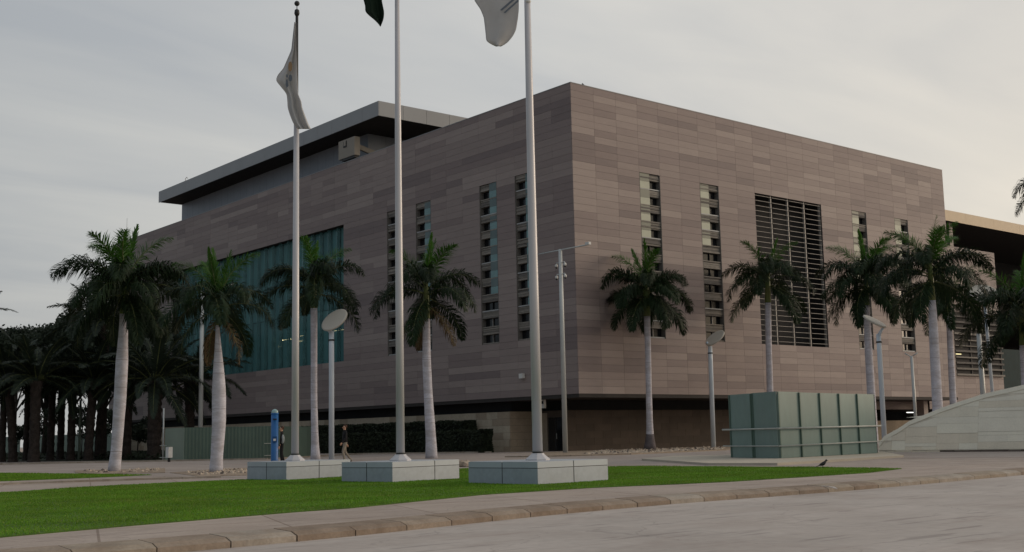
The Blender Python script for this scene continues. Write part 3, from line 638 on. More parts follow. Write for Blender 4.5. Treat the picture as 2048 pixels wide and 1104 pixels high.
# upper roof volume with wide eaves
RZ = 31.0; c0 = plane(757, 202, 2, RZ); c1 = plane(312, 383, 2, RZ); rx0 = float(c0[0]); ry0 = float(c0[1]); ry1 = float(c1[1]); RT = 1.32
b = MB(); b.box((rx0+0.02, ry0+0.02, RZ-RT+.05), (rx0+26, ry1-0.02, RZ-0.02), M_soffit); b.box((rx0, ry0, RZ-.018), (rx0+26, ry1, RZ+.03), M_fascia); rf = b.build('roof', bld)
n = 18
for i in range(n):
    y0 = ry0+(ry1-ry0)*i/n; y1 = ry0+(ry1-ry0)*(i+1)/n; q = MB(); q.box((rx0-0.03, y0+(.01 if i else -.03), RZ-RT), (rx0+0.018, y1-.01, RZ-.02), M_fascia); q.build('fascia_panel', rf)
for i in range(10):
    q = MB(); q.box((rx0+.02+i*2.6+.012, ry0-0.03, RZ-RT), (rx0+(i+1)*2.6-.0, ry0+.018, RZ-.02), M_fascia); q.build('fascia_panel', rf)
WX = 4.4; P = plane(736, 290, 0, WX); wy = float(P[1]); wye = float(plane(364, 430, 0, WX)[1])
b = MB(); b.box((WX, wy, ZT-.4), (WX+18, wye, RZ-RT+.04), M_rwall); uw = b.build('upper_wall', bld)
n = int((wye-wy)/1.5)
for i in range(n):
    y0 = wy+(wye-wy)*i/n; q = MB(); q.box((WX-.03, y0+.01, ZT-.3), (WX-.002, y0+(wye-wy)/n-.01, RZ-RT-.02), M_rwall); q.build('wall_panel', uw)
for i in range(8):
    q = MB(); q.box((WX-.02+i*2.0, wy-.03, ZT-.3), (WX+(i+1)*2.0-.04, wy-.002, RZ-RT-.02), M_rwall); q.build('wall_panel', uw)

# rooftop maintenance cradle
P = plane(709, 292, 0, 1.9); bc = P; S_ = 1.0
bm_ = empty('maintenance_cradle', (2.2, P[1], ZT-.3), 'grey box-shaped machine on an arm on the roof edge under the eaves', 'roof machine')
zt_ = zat((1.9, P[1], 0), 272); zb_ = zat((1.9, P[1], 0), 309)
yl = float(plane(677, 292, 0, 1.9)[1]); xr = float(plane(720, 292, 1, P[1])[0]); y_ = float(P[1])
b = MB()
b.prism([(1.9, y_), (1.9, yl), (xr, yl), (xr, y_)], zb_, zt_, M_bmu); b.build('housing', bm_)
b = MB(); b.box((1.95, y_+.1, zb_-.22), (xr-.05, yl-.5, zb_-.004), M_dkmetal); b.build('underframe', bm_)
b = MB(); ym = (y_+yl)/2; b.box((1.86, ym-.05, zt_-.75), (1.898, ym+.5, zt_-.15), M_dkmetal); b.box((1.84, ym+.05, zt_-.6), (1.86, ym+.4, zt_-.15), M_bmu); b.build('hatch', bm_)
b = MB(); b.tube([(2.3, y_+.3, ZT-.3), (2.3, y_+.3, zb_-.2)], .16, M_dkmetal, 8); b.build('post', bm_)
q0 = np.array([xr-.1, y_+.6, zb_+ (zt_-zb_)*.55]); q1 = plane(747, 305, 1, y_+.4)
b = MB(); d_ = q1-q0; b.add([q0+(0, -.12, .3), q0+(0, .12, .3), q0+(0, .12, -.15), q0+(0, -.12, -.15), q1+(0.3, -.12, .1), q1+(0.3, .12, .1), q1+(0, .12, -.3), q1+(0, -.12, -.3)],
      [(0, 1, 2, 3), (7, 6, 5, 4), (0, 4, 5, 1), (1, 5, 6, 2), (2, 6, 7, 3), (3, 7, 4, 0)], M_bmu); b.build('arm', bm_)
# antenna and hook on the roofs
P = plane(253, 487, 0, 0.3); b = MB(); b.tube([(0.3, P[1], ZT), (0.3, P[1], zat((0.3, P[1], 0), 436))], [.045, .02], M_gpole, 6); b.box((.2, P[1]-.1, ZT+.05), (.4, P[1]+.1, ZT+.1), M_gpole)
tag(b.build('roof_antenna'), 'thin whip antenna standing on the far left parapet', 'antenna')
P = plane(371, 360, 0, rx0+.2); b = MB(); x_ = rx0+.2; b.tube([(x_, P[1], RZ), (x_, P[1], RZ+.35), (x_, P[1]-.3, RZ+.5), (x_, P[1]-.6, RZ+.3)], .04, M_white, 6)
tag(b.build('roof_hook'), 'small bent white pipe on the left end of the upper roof', 'pipe')

# ------------------------------------------------------------------ right wing with beige eaves
wg = empty('side_wing', (50, 3, 0), 'lower wing at right with wide beige eaves over a dark recess', 'building')
W0 = plane(1886, 422, 1, 8.0); W1 = plane(2048, 451.5, 1, 8.0); WZT = float(W1[2]); WZB = float(plane(2048, 470, 1, 8.0)[2])
b = MB(); b.box((LX+.2, 8.0, WZB+.05), (150, 38, WZT), M_soffit); wr = b.build('roof', wg)
for i in range(16):
    q = MB(); q.box((LX+.2+i*6+.01, 7.95, WZB), (LX+.2+(i+1)*6-.01, 7.998, WZT+.05), M_wfascia); q.build('fascia_panel', wr)
vz = float(plane(1988, 506, 1, 3.0)[2]); vx = float(plane(1988, 506, 1, 3.0)[0])
b = MB(); b.box((LX+.02, 3.05, ZB-1.0), (vx, 24, vz-.1), M_joint); b.build('wall', wg)
scx0 = float(plane(1907, 700, 1, 3.0)[0]); scx1 = float(plane(2003, 700, 1, 3.0)[0]); scz0 = float(plane(1950, 752, 1, 3.0)[2]); scz1 = float(plane(1950, 632, 1, 3.0)[2])
pn = MB(); rr = random.Random(5); z = ZB-1.0
while z < vz-.05:
    x = LX+.02
    while x < vx-.01:
        e = min(vx, x+2.2)
        if not (scz0-.25 < z < scz1 and x > scx0-1.5): pn.box((x+.006, 3.0, z+.006), (e-.006, 3.045, min(z+ROW, vz)-.006), TONES[rr.choices(range(7), TW)[0]])
        x = e
    z += ROW
tag(pn.build('facade_panel', wg), kind='stuff')
b = MB(); b.box((scx0, 2.98, scz0), (min(scx1, vx-.1), 3.04, scz1), M_dark); g_ = b.build('screen_window', wg); tag(g_, 'window behind rows of rough horizontal slats')
for k in range(11):
    z = scz0+(scz1-scz0)*k/10.5; q = MB(); q.box((scx0, 2.75, z), (min(scx1, vx-.1)+.02, 2.95, z+rr.uniform(.08, .2)), rr.choice(M_strip)); q.build('slat', g_)
for t in (.0, .33, .66, .97):
    x = scx0+(min(scx1, vx-.1)-scx0)*t; q = MB(); q.box((x, 2.88, scz0), (x+.12, 2.97, scz1), M_strip[2]); q.build('mullion', g_)
P = plane(1917, 708, 1, 2.97); b = MB(); b.box((P[0]-.5, 2.955, P[2]-.05), (P[0]+.5, 2.975, P[2]+.04), M_lampd); b.build('light_tube', g_)
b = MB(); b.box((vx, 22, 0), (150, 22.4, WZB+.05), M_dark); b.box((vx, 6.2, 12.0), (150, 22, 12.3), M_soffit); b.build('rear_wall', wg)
P0 = plane(1985, 728, 1, 6.0); P1 = plane(2048, 740, 1, 6.0); b = MB(); b.box((vx+.1, 6.0, 0), (110, 6.1, float(P1[2])+2.2), mat('teal_screen', (0.016, .035, .038), .7, .1)); b.build('glass_screen', wg)
P = plane(1912, 485, 1, 7.0); b = MB(); b.box((P[0]+1.6, 8.6, vz-.1), (P[0]+2.3, 9.3, WZB+.04), TONES[3]); b.build('pillar', wg)
b = MB(); b.box((LX+.1, 8.8, vz-.1), (P[0]+1.6, 9.0, vz+1.9), M_brown); b.build('parapet_wall', wg)

# ------------------------------------------------------------------ ramp wall
RA = gp(1757, 905); RB = gp(2048, 903); rd = (RB-RA)/np.linalg.norm(RB-RA); rd[2] = 0
rmp = empty('ramp_wall', (RA[0], RA[1], G), 'pale stone ramp wall rising in a curve to the right', 'wall')
cur = []
for x, y in [(1757, 885), (1765, 872), (1790, 858), (1812, 842), (1870, 817), (1905, 804), (1960, 786), (2048, 766), (2160, 746)]:
    q = pvert(x, y, RA, RB); s_ = float(np.dot((q-RA)[:2], rd[:2])); cur.append((s_, float(q[2])))
cur += [(16, cur[-1][1]+1.2), (22, cur[-1][1]+1.5)]
def ct(s): return float(np.interp(s, [c[0] for c in cur], [c[1] for c in cur]))
nrm = np.array([rd[1], -rd[0], 0.0])
if np.dot(nrm, CAM-RA) < 0: nrm = -nrm
def wp(s, z, o=0.0): q = RA+rd*s+nrm*(o-max(0, z-G)*.28); return (q[0], q[1], z)
SS = sorted(set([c[0] for c in cur]+list(np.linspace(0, 22, 45)))); SS = [s for s in SS if 0 <= s <= 22]
b = MB()
for s0, s1 in zip(SS[:-1], SS[1:]):
    v = [wp(s0, 0, 0), wp(s1, 0, 0), wp(s1, ct(s1)-.02, 0), wp(s0, ct(s0)-.02, 0), wp(s0, 0, -1.2), wp(s1, 0, -1.2), wp(s1, ct(s1)-.02, -1.2), wp(s0, ct(s0)-.02, -1.2)]
    b.add(v, [(0, 1, 2, 3), (5, 4, 7, 6), (3, 2, 6, 7)], M_rampj)
b.add([wp(0, 0, 0), wp(0, ct(0), 0), wp(0, ct(0), -1.2), wp(0, 0, -1.2)], [(0, 1, 2, 3)], M_ramp[0]); b.build('backing', rmp)
b = MB()
for s0, s1 in zip(SS[:-1], SS[1:]):
    v = [wp(s0, ct(s0)-.20, .03), wp(s1, ct(s1)-.20, .03), wp(s1, ct(s1), .03), wp(s0, ct(s0), .03), wp(s0, ct(s0), -1.25), wp(s1, ct(s1), -1.25)]
    b.add(v, [(0, 1, 2, 3), (3, 2, 5, 4)], M_ramp[1])
    b.add([wp(s0, ct(s0)-.20, 0.0), wp(s1, ct(s1)-.20, 0.0), wp(s1, ct(s1)-.20, .03), wp(s0, ct(s0)-.20, .03)], [(0, 1, 2, 3)], M_ramp[1])
b.build('coping', rmp)
rr = random.Random(21); bay = -.2
while bay < 12:                                # patchwork bays, each with its own courses
    bw = rr.choice([1.1, 1.5, 1.9, 2.4]); z = G+.10
    while z < 6.5:
        z0 = z; z1 = z+rr.choice([.16, .30, .34, .45, .62]); z = z1; parts_ = [(bay, bay+bw)] if rr.random() < .6 else [(bay, bay+bw*.55), (bay+bw*.55, bay+bw)]
        for a0, a1 in parts_:
            s0, s1 = max(a0, 0.01)+.003, a1-.003
            if s1 < .05: continue
            t0, t1 = min(z1-.004, ct(s0)-.21), min(z1-.004, ct(s1)-.21)
            if max(t0, t1) > z0+.03:
                t0, t1 = max(t0, z0+.01), max(t1, z0+.01); o_ = rr.choice([.004, .006, .018])
                v = [wp(s0, z0+.003, o_), wp(s1, z0+.003, o_), wp(s1, t1, o_), wp(s0, t0, o_), wp(s0, z0+.003, .001), wp(s1, z0+.003, .001), wp(s1, t1, .001), wp(s0, t0, .001)]
                k = MB(); k.add(v, [(0, 1, 2, 3), (0, 4, 5, 1), (1, 5, 6, 2), (2, 6, 7, 3), (3, 7, 4, 0)], rr.choice(M_ramp)); k.build('stone_block', rmp)
    bay += bw
s = .5; 
while s < 14:
    wd = rr.uniform(.35, .9); q = MB(); A_ = np.array(wp(s, 0, .03))[:2]; B_ = np.array(wp(s+wd-.02, 0, .03))[:2]
    q.obox(A_, B_, G-.02, G+rr.uniform(.06, .10), (.1 if np.dot(nrm[:2], np.array([(B_-A_)[1], -(B_-A_)[0]])) > 0 else -.1), M_dstone if (s > 3.0 and rr.random() < .75) else M_ramp[2]); q.build('footing_stone', rmp); s += wd
# ------------------------------------------------------------------ hoardings
def rail(pts, r, m, parent, name='rail'):
    q = MB(); q.tube(pts, r, m, 8); return q.build(name, parent)
def hoarding(name, pts, z0, z1, pw, mainm, flange, parent, sgn_, corr=0, rib=0.06, first=None):
    k = 0
    for A, B in zip(pts[:-1], pts[1:]):
        A = np.array(A[:2]); B = np.array(B[:2]); L = np.linalg.norm(B-A); n = max(1, round(L/pw)); d = (B-A)/L; nn = np.array([d[1], -d[0]])*sgn_
        for i in range(n):
            P, Q = A+d*L*i/n, A+d*L*(i+1)/n; q = MB(); m = first if (first and k < 1) else mainm
            dz = random.uniform(-.012, .012)
            if corr:
                nc = corr; prev = None; pts2 = []
                for j in range(nc*4+1):
                    t = j/(nc*4); oo = (0, .035, .035, 0)[j % 4]; pts2.append(P+(Q-P)*t+nn*oo)
                for a_, c_ in zip(pts2[:-1], pts2[1:]): q.add([(*a_, z0), (*c_, z0), (*c_, z1+dz), (*a_, z1+dz)], [(0, 1, 2, 3)], m)
            else:
                q.obox(P+d*.01, Q-d*.01, z0, z1+dz, .03*sgn_, m, off=random.uniform(0, .006)*sgn_)
                q.obox(P+d*.012, P+d*.09, z0+.01, z1+dz-.01, .03*sgn_, flange, off=.034*sgn_)
            q.build('sheet', parent); k += 1
            if i and not corr:
                q = MB(); q.obox(P-d*.035, P+d*.011, z0, z1-.02, .06*sgn_, flange, off=.04*sgn_); q.build('post', parent)
hb = [gp(1464, 915, .22), gp(1559, 916.5, .22), gp(1753, 906, .22)]
zh = zat(hb[1], 783)
ho = empty('hoarding', (*hb[1][:2], .22), 'sage green sheet metal enclosure with two rails on a low slab at right', 'hoarding')
b4 = hb[2]+np.array([2.0, 2.6, 0])
hd = hoarding('h', [hb[0], hb[1], hb[2], b4], .22, zh, 1.7, M_hoard, M_hoardk, ho, 1)
b = MB(); A_, B_, C_ = [h[:2] for h in hb]; b.prism([A_+(.12, .1), B_+(.12, .1), C_+(0, .12), b4[:2]+(0, .1), A_+(6, 3)], .22, zh-.1, M_hoardk); b.build('frame', ho)
for zy, r_ in ((857, .035), (892, .025)):
    zz_ = zat(hb[1], zy); o1 = (hb[0]-hb[1])/np.linalg.norm(hb[0]-hb[1]); o2 = (hb[2]-hb[1])/np.linalg.norm(hb[2]-hb[1]); out = -(o1+o2)*.16
    rail([(*(hb[0]+out*.6+o1*.62)[:2], zz_), (*(hb[1]+out)[:2], zz_), (*(hb[2]+out*.9+o2*.55)[:2], zz_+.04)], r_, M_railw, ho)
sl = [gp(1417, 931), gp(1555, 931), gp(1808, 915)]
b = MB(); b.prism([sl[0][:2], sl[1][:2], sl[2][:2], sl[2][:2]+(7.0, 5.5), hb[0][:2]+(3, 6), sl[0][:2]+(5, 8)], .05, .215, M_slab)
slb = b.build('concrete_slab'); tag(slb, 'low pale concrete slab carrying the sage green enclosure', 'slab')
fa = [gp(330, 922), gp(368, 922), gp(545, 918)]
zf = zat(fa[2], 852)
hl = empty('hoarding', (*fa[0][:2], G), 'dull green corrugated sheet fence with two rails behind the swollen palm', 'hoarding')
q = MB(); q.obox(fa[0][:2], fa[1][:2], G, zf, .03, M_hoardp, off=0.0); q.build('sheet', hl)
hoarding('h', [fa[1], fa[2]], G, zf, 1.05, M_hoard2, M_hoardk, hl, 1, corr=5)
b5 = fa[2]+np.array([5.5, 4.5, 0]); hoarding('h', [fa[2], b5], G, zf, 1.05, M_hoard2, M_hoardk, hl, 1, corr=5)
for zy in (888, 912):
    P, Q = fa[0][:2], fa[2][:2]; dd_ = (Q-P)/np.linalg.norm(Q-P); n_ = np.array([dd_[1], -dd_[0]])*.14; z_ = zat(fa[0], zy+3)
    rail([(*(P+n_-dd_*.3), z_), (*(Q+n_), z_)], .022, M_railw, hl)
P = fa[0][:2]-np.array([.1, -.1]); b = MB(); b.tube([(*P, G), (*P, zf+1.3)], .05, M_gpole, 8); tag(b.build('fence_pole'), 'thin pale post at the left end of the corrugated green fence', 'post')
P = gp(338, 924); b = MB(); b.tube([(*P[:2], G), (*P[:2], G+.28)], .09, M_dkmetal, 8); b.box((P[0]-.13, P[1]-.2, G+.26), (P[0]+.13, P[1]+.2, G+.9), M_white)
tag(b.build('meter_box'), 'small white box on a dark stub at the left end of the green fence', 'meter box')
# pale fences beyond the grove
for (x0, x1, yt, yb, mm, lb) in ((-60, 40, 876, 913, M_hoardp, 'pale green sheet fence at the far left edge beyond the palm grove'), (62, 245, 872, 910, M_hoardp, 'light fence seen between the dark palm trunks')):
    A_ = gp(x0, yb-0.5); B_ = gp(x1, yb-1.5); f = empty('fence', (*A_[:2], G), lb, 'fence'); L = np.linalg.norm(B_-A_); n = int(L/2.4)+1
    for i in range(n):
        q = MB(); P = A_+(B_-A_)*(i/n); Q = A_+(B_-A_)*((i+1)/n-.004); q.obox(P, Q, G, zat(A_, yt), .05, mm); q.build('sheet', f)

# ------------------------------------------------------------------ plinths, flagpoles, flags
def plinth(near, a_deg, Ll, Lr, jl, jr, label):
    Np = gp(*near)[:2]; ea = np.array([math.cos(R(a_deg+90)), math.sin(R(a_deg+90))]); eb = np.array([math.cos(R(a_deg)), math.sin(R(a_deg))])
    c = Np+ea*Ll/2+eb*Lr/2; e = empty('plinth', (*c, G), label, 'plinth', 'flagpole plinths'); H = .66
    def cell(i0, i1, j0, j1):
        g = .014; pts = [Np+ea*(i0*Ll+g)+eb*(j0*Lr+g), Np+ea*(i0*Ll+g)+eb*(j1*Lr-g), Np+ea*(i1*Ll-g)+eb*(j1*Lr-g), Np+ea*(i1*Ll-g)+eb*(j0*Lr+g)]
        q = MB(); q.prism(pts, G-.03, H-.155, M_plinth); q.build('side_panel', e)
        q = MB(); q.prism([p for p in pts], H-.14, H, M_plcap); q.build('cap_panel', e)
    I = [0]+jl+[1]; J = [0]+jr+[1]
    for a, c2 in zip(I[:-1], I[1:]):
        for d, f in zip(J[:-1], J[1:]): cell(a, c2, d, f)
    q = MB(); pts = [Np+ea*.02+eb*.02, Np+ea*.02+eb*(Lr-.02), Np+ea*(Ll-.02)+eb*(Lr-.02), Np+ea*(Ll-.02)+eb*.02]; q.prism(pts, G-.03, H-.02, M_dkmetal); q.build('core', e)
    return c
def solve_plinth(nearpx, lx, rx, a):
    Np = gp(*nearpx); 
    def px(P): q = P-CAM; return 1024+F_PX*np.dot(q, _r)/np.dot(q, _f)
    out = []
    for ang, tx in ((a+90, lx), (a, rx)):
        e = np.array([math.cos(R(ang)), math.sin(R(ang)), 0]); lo, hi = 0.1, 8
        for _ in range(40):
            m = (lo+hi)/2
            if (abs(px(Np+e*m)-px(Np)) < abs(tx-px(Np))): lo = m
            else: hi = m
        out.append((lo+hi)/2)
    return out
PL = []
for near, lx, rx, a, jl, jr, lb in [((1076, 970.5), 936, 1218, 4, [.5], [.5], 'grey metal-clad plinth nearest the road under the right flagpole'),
                                    ((785, 966), 682, 920, 10, [.5], [.62], 'grey metal-clad plinth under the middle flagpole'),
                                    ((572.5, 961), 493, 702, 10, [.5], [.5], 'grey metal-clad plinth under the left flagpole, with the partly hidden right side')]:
    Ll, Lr = solve_plinth(near, lx, rx, a); PL.append(plinth(near, a, Ll, Lr, jl, jr, lb))
ZP = 14.6
def flagpole(xpx, c, r0, r1, label, top=True):
    d = depth_of((*c, .66)); P = pd(xpx, 915, d); P = np.array([P[0], P[1]]); e = empty('flagpole', (*P, .66), label, 'flagpole', 'flagpoles on plinths')
    q = MB(); q.tube([(*P, .66), (*P, .69), (*P, .80), (*P, .83)], [.30, .30, .17, .15], M_pole, 8, smooth=False); q.build('base_flange', e)
    q = MB(); q.tube([(*P, .835), (*P, .87)], r0*1.06, M_dkmetal, 16); q.build('collar', e)
    q = MB(); q.tube([(*P, .87), (*P, 5), (*P, 9.7), (*P, ZP)], [r0, r0*.93, (r0+r1)/2, r1], M_pole, 20); q.build('shaft', e)
    return P, e
P3, e3 = flagpole(1075.5, PL[0], .125, .065, 'right flagpole, tall white and tapering, rising from the plinth nearest the road')
P2, e2 = flagpole(801, PL[1], .115, .06, 'middle flagpole, tall white and tapering, its top cut by the frame')
P1, e1 = flagpole(590, PL[2], .115, .05, 'left flagpole, the one whose dark ball finial is in view')
d1_ = depth_of((*P1, 1)); z1r = zat((*P1, 0), 216); z1c = zat((*P1, 0), 30); z1b = zat((*P1, 0), 7)
for o in list(e1.children):
    if o.name.startswith('shaft'):
        q = MB(); q.tube([(*P1, .87), (*P1, 5), (*P1, z1r)], [.115, .105, .08], M_pole, 20); o.data = q.mesh('shaft')
q = MB(); q.tube([(*P1, z1r), (*P1, z1c)], [.055, .045], M_dkmetal, 12); q.build('upper_shaft', e1)
q = MB(); q.tube([(*P1, z1r-.05), (*P1, z1r+.03)], .12, M_white, 14); q.build('ring', e1)
q = MB(); q.tube([(*P1, z1c-.02), (*P1, z1c+.05), (*P1, z1c+.16), (*P1, z1c+.19)], [.06, .085, .07, .03], M_dkmetal, 12); q.tube([(*P1, z1c+.18), (*P1, z1b)], .015, M_dkmetal, 6); q.build('truck', e1)
q = MB(); q.ball((*P1, z1b), .085, M_dkmetal); q.build('finial', e1)
for P_, e_ in ((P3, e3), (P2, e2)):
    q = MB(); q.ball((*P_, ZP+.2), .09, M_dkmetal); q.tube([(*P_, ZP), (*P_, ZP+.15)], .05, M_dkmetal, 8); q.build('finial', e_)
P = pd(1056, 3, depth_of((*P3, 12))-.0); q = MB(); q.ball((P[0], P[1], P[2]), .05, M_white, 8, 6, (1.6, 1.6, 1)); q.build('halyard_ring', e3)
def flag(rows, depth, folds, amp, m, name, label, nx=22, sub=6, dside=0.0):
    ys = [r_[0] for r_ in rows]; yy = np.linspace(ys[0], ys[-1], (len(rows)-1)*sub+1)
    Lx = np.interp(yy, ys, [r_[1] for r_ in rows]); Rx = np.interp(yy, ys, [r_[2] for r_ in rows]); V = []; n = len(yy)
    for it in range(1):
        for arr in (Lx, Rx): arr[1:-1] = (arr[:-2]+2*arr[1:-1]+arr[2:])/4
    for j in range(n):
        for i in range(nx+1):
            t = i/nx; v_ = j/(n-1)
            fo = amp*math.sin(t*folds*2*math.pi+v_*2.2)*(.35+.65*v_)+dside
            V.append(pd(Lx[j]+(Rx[j]-Lx[j])*t, yy[j], depth+fo))
    Fc = [(j*(nx+1)+i, j*(nx+1)+i+1, (j+1)*(nx+1)+i+1, (j+1)*(nx+1)+i) for j in range(n-1) for i in range(nx)]
    b_ = MB(); b_.add(V, Fc, m, True); b_.mats = [m]; o = b_.build(name); tag(o, label, 'flag', 'flags on the flagpoles')
    so = o.modifiers.new('thickness', 'SOLIDIFY'); so.thickness = 0.006
    return o
dz1 = depth_of((*P1, 10)); f1 = flag([(44, 588.6, 592), (100, 582.5, 592.5), (137, 566.5, 594), (150, 555, 594.5), (161, 551.5, 595), (188, 573.5, 596), (203, 575, 602.5), (215, 575.5, 604), (230, 580, 609.5), (247, 587, 616), (258, 596, 621.5)],
     dz1, 1.6, .12, M_flagw, 'flag', 'limp white flag with a small orange and slate emblem on the left pole', dside=-.16)
def decal(parent, pts, dep, m, name='emblem'):
    q = MB(); V = [pd(x, y, dep) for x, y in pts]+[pd(x, y, dep+.004) for x, y in pts]; n = len(pts); q.add(V, [tuple(range(n)), tuple(range(2*n-1, n-1, -1))]+[(i, i+n, (i+1) % n+n, (i+1) % n) for i in range(n)], m); return q.build(name, parent)
def ell(cx, cy, rx, ry, n=14, rot=0): return [(cx+rx*math.cos(a)*math.cos(rot)-ry*math.sin(a)*math.sin(rot), cy+rx*math.cos(a)*math.sin(rot)+ry*math.sin(a)*math.cos(rot)) for a in [2*math.pi*k/n for k in range(n)]]
decal(f1, ell(580.5, 133, 4.2, 10), dz1-.31, M_orange)
decal(f1, ell(581, 156, 3.6, 7), dz1-.31, M_slate); decal(f1, ell(574, 152, 2.0, 3.5), dz1-.31, M_slate); decal(f1, [(572, 160), (575, 158), (577, 172), (573, 176), (571, 168)], dz1-.31, M_slate)
f2 = flag([(-125, 742, 799), (-90, 728, 798), (-40, 722, 776), (0, 727, 763.5), (12, 730.5, 766), (23, 730.5, 768.3), (31, 738, 768.2), (39, 748.5, 767), (48, 757.5, 763.5), (53, 760.5, 761.5)], depth_of((*P2, 12)), 1.4, .10, M_flagg, 'flag', 'dark green flag drooping left of the middle pole', dside=-.05)
f3 = flag([(-120, 1000, 1060), (-80, 968, 1058), (-40, 950, 1045), (0, 948, 1037.5), (19, 961, 1037.5), (35, 967.5, 1036), (60, 970.5, 1032), (72, 971.8, 1026), (82, 972.5, 1018), (88, 981, 1012), (92.8, 992, 1002)], depth_of((*P3, 12)), .9, .10, M_flagw, 'flag', 'plain white flag with two thin grey strokes hanging left of the right pole', dside=-.05)
df = depth_of((*P3, 12))-.19
decal(f3, [(1000, 20), (1004, 21.5), (1036, -6), (1034, -10)], df, M_slate, 'stroke'); decal(f3, [(1007, 25), (1010.5, 26.5), (1038, 2), (1036, -1)], df, M_slate, 'stroke')

# ------------------------------------------------------------------ lamps and masts
def disc_lamp(base, top, disc_c, tiltv, rad, label, wpost, dirv):
    P = gp(*base) if len(base) == 2 else np.array(pd(base[0], base[1], base[2])); d = depth_of(P); P = np.array([P[0], P[1], G])
    T = pd(top[0], top[1], d); e = empty('disc_lamp', P, label, 'street lamp', 'disc lamps'); r = wpost/2*d/F_PX
    q = MB(); q.tube([P, P*.15+T*.85*[1, 1, 1], T], [r, r*.95, r*.9], M_lpole, 14); q.build('post', e)
    b_ = P+(T-P)*.93; q = MB(); q.tube([b_-(0, 0, .04), b_+(0, 0, .04)], r*1.15, M_dkmetal, 14); q.build('collar', e)
    Dc = pd(disc_c[0], disc_c[1], d); n = np.array(tiltv, float); n /= np.linalg.norm(n); q = MB()
    q.tube([Dc-n*.05, Dc-n*.035, Dc+n*.03, Dc+n*.06], [rad*.93, rad, rad, rad*.9], M_disc, 32); q.build('reflector', e)
    A_ = pd(dirv[0], dirv[1], d); q = MB(); q.tube([T-(0, 0, .1), T*.5+A_*.5, A_], [r*.8, r*.55, r*.45], M_lpole, 8); q.build('arm', e)
R3 = np.array([_r[0], _r[1], 0])/np.linalg.norm(_r[:2]); F3 = np.array([_f[0], _f[1], 0])/np.linalg.norm(_f[:2]); Z3 = np.array([0, 0, 1.])
disc_lamp((663, 922), (663, 662), (669, 640), -R3*.42+Z3*.62-F3*(-.62)*(-1), .80, 'tall disc lamp with pale tilted round head beside the left flagpole', 11, (651, 658))
disc_lamp((1427, 893, depth_of(plane(1427, 893, 1, -2.0))), (1420, 692), (1430, 676), -R3*.60+Z3*.72-F3*.38, .80, 'disc lamp with tilted head before the louvred opening, left of the enclosure', 9.5, (1413, 684))
disc_lamp((1769, 880, 64), (1757, 668), (1749.5, 643), R3*.40+Z3*.80-F3*.36, .68, 'disc lamp with head tipping down right, behind the ramp wall end', 10, (1768, 654))
disc_lamp((1987, 800, 71), (1970, 612), (1969, 588), -R3*.05+Z3*.70-F3*.72, .86, 'disc lamp whose round head shows among the palms at the right edge', 6.5, (1969, 597))
# camera mast
P = gp(1131, 906); d = depth_of(P); T = pd(1119, 490, d); T[0], T[1] = P[0], P[1]
m_ = empty('camera_mast', P, 'tall grey camera mast with a T arm before the building corner', 'mast')
q = MB(); q.tube([P, T*.65+P*.35, T], [.17, .15, .12], M_gpole, 12); q.build('pole', m_)
A_ = np.array([P[0], plane(1077, 497, 0, P[0])[1], T[2]-.05]); B_ = np.array([P[0], plane(1173, 478, 0, P[0])[1], T[2]-.05])
q = MB(); q.tube([A_, B_], [.05, .05], M_gpole, 8); q.build('arm', m_)
q = MB(); q.box((B_[0]-.1, B_[1]-.3, B_[2]-.02), (B_[0]+.1, B_[1]+.05, B_[2]+.16), M_white); q.build('lamp_head', m_)
for zy in (526, 549):
    z = zat(P, zy)
    for s in (-1, 1):
        q = MB(); q.tube([(P[0], P[1], z), (P[0], P[1]+s*.38, z+.04), (P[0], P[1]+s*.42, z-.1)], .035, M_gpole, 6)
        q.ball((P[0], P[1]+s*.42, z-.14), .10, M_white, 8, 6, (1, 1, 1.2)); q.ball((P[0], P[1]+s*.42, z-.26), .07, M_dkmetal, 8, 6); q.build('dome_camera', m_)
# second mast at left, behind the swollen palm
d = 84.0; P = pd(401, 850, d); P[2] = G; T = pd(403, 577, d)
m_ = empty('camera_mast', P, 'tall pale mast with a T arm before the teal window, half behind the swollen palm', 'mast')
q = MB(); q.tube([P, (P[0], P[1], T[2])], [.17, .14], M_gpole, 12); q.build('pole', m_)
y1_ = plane(466, 582, 0, P[0])[1]; q = MB(); q.tube([(P[0], P[1]+.2, T[2]-.05), (P[0], y1_, T[2]-.05)], .06, M_white, 8); q.build('arm', m_)
# thin posts
for (x0, y0, x1, y1, dd_, r_, mm, lb) in ((158, 916, 158, 800, 90, .11, M_hoardp, 'pale green post standing among the dark grove trunks'),
                                      (1832, 850, 1826, 712, 72, .11, M_gpole, 'short grey lighting post behind the ramp wall'),
                                      (1967, 800, 1959, 668, 70, .17, M_gpole, 'short pale post in front of the slatted wing window')):
    P = pd(x0, y0, dd_); P[2] = G; z = zat(P, y1); q = MB(); q.tube([P, (P[0], P[1], z)], [r_, r_*.8], mm, 10)
    if x0 == 1832:
        for s in (-1, 1): q.tube([(P[0], P[1], z-.05), (P[0]+s*.15, P[1]+s*.35*-1, z+.18)], .035, mm, 6)
    tag(q.build('post'), lb, 'post')
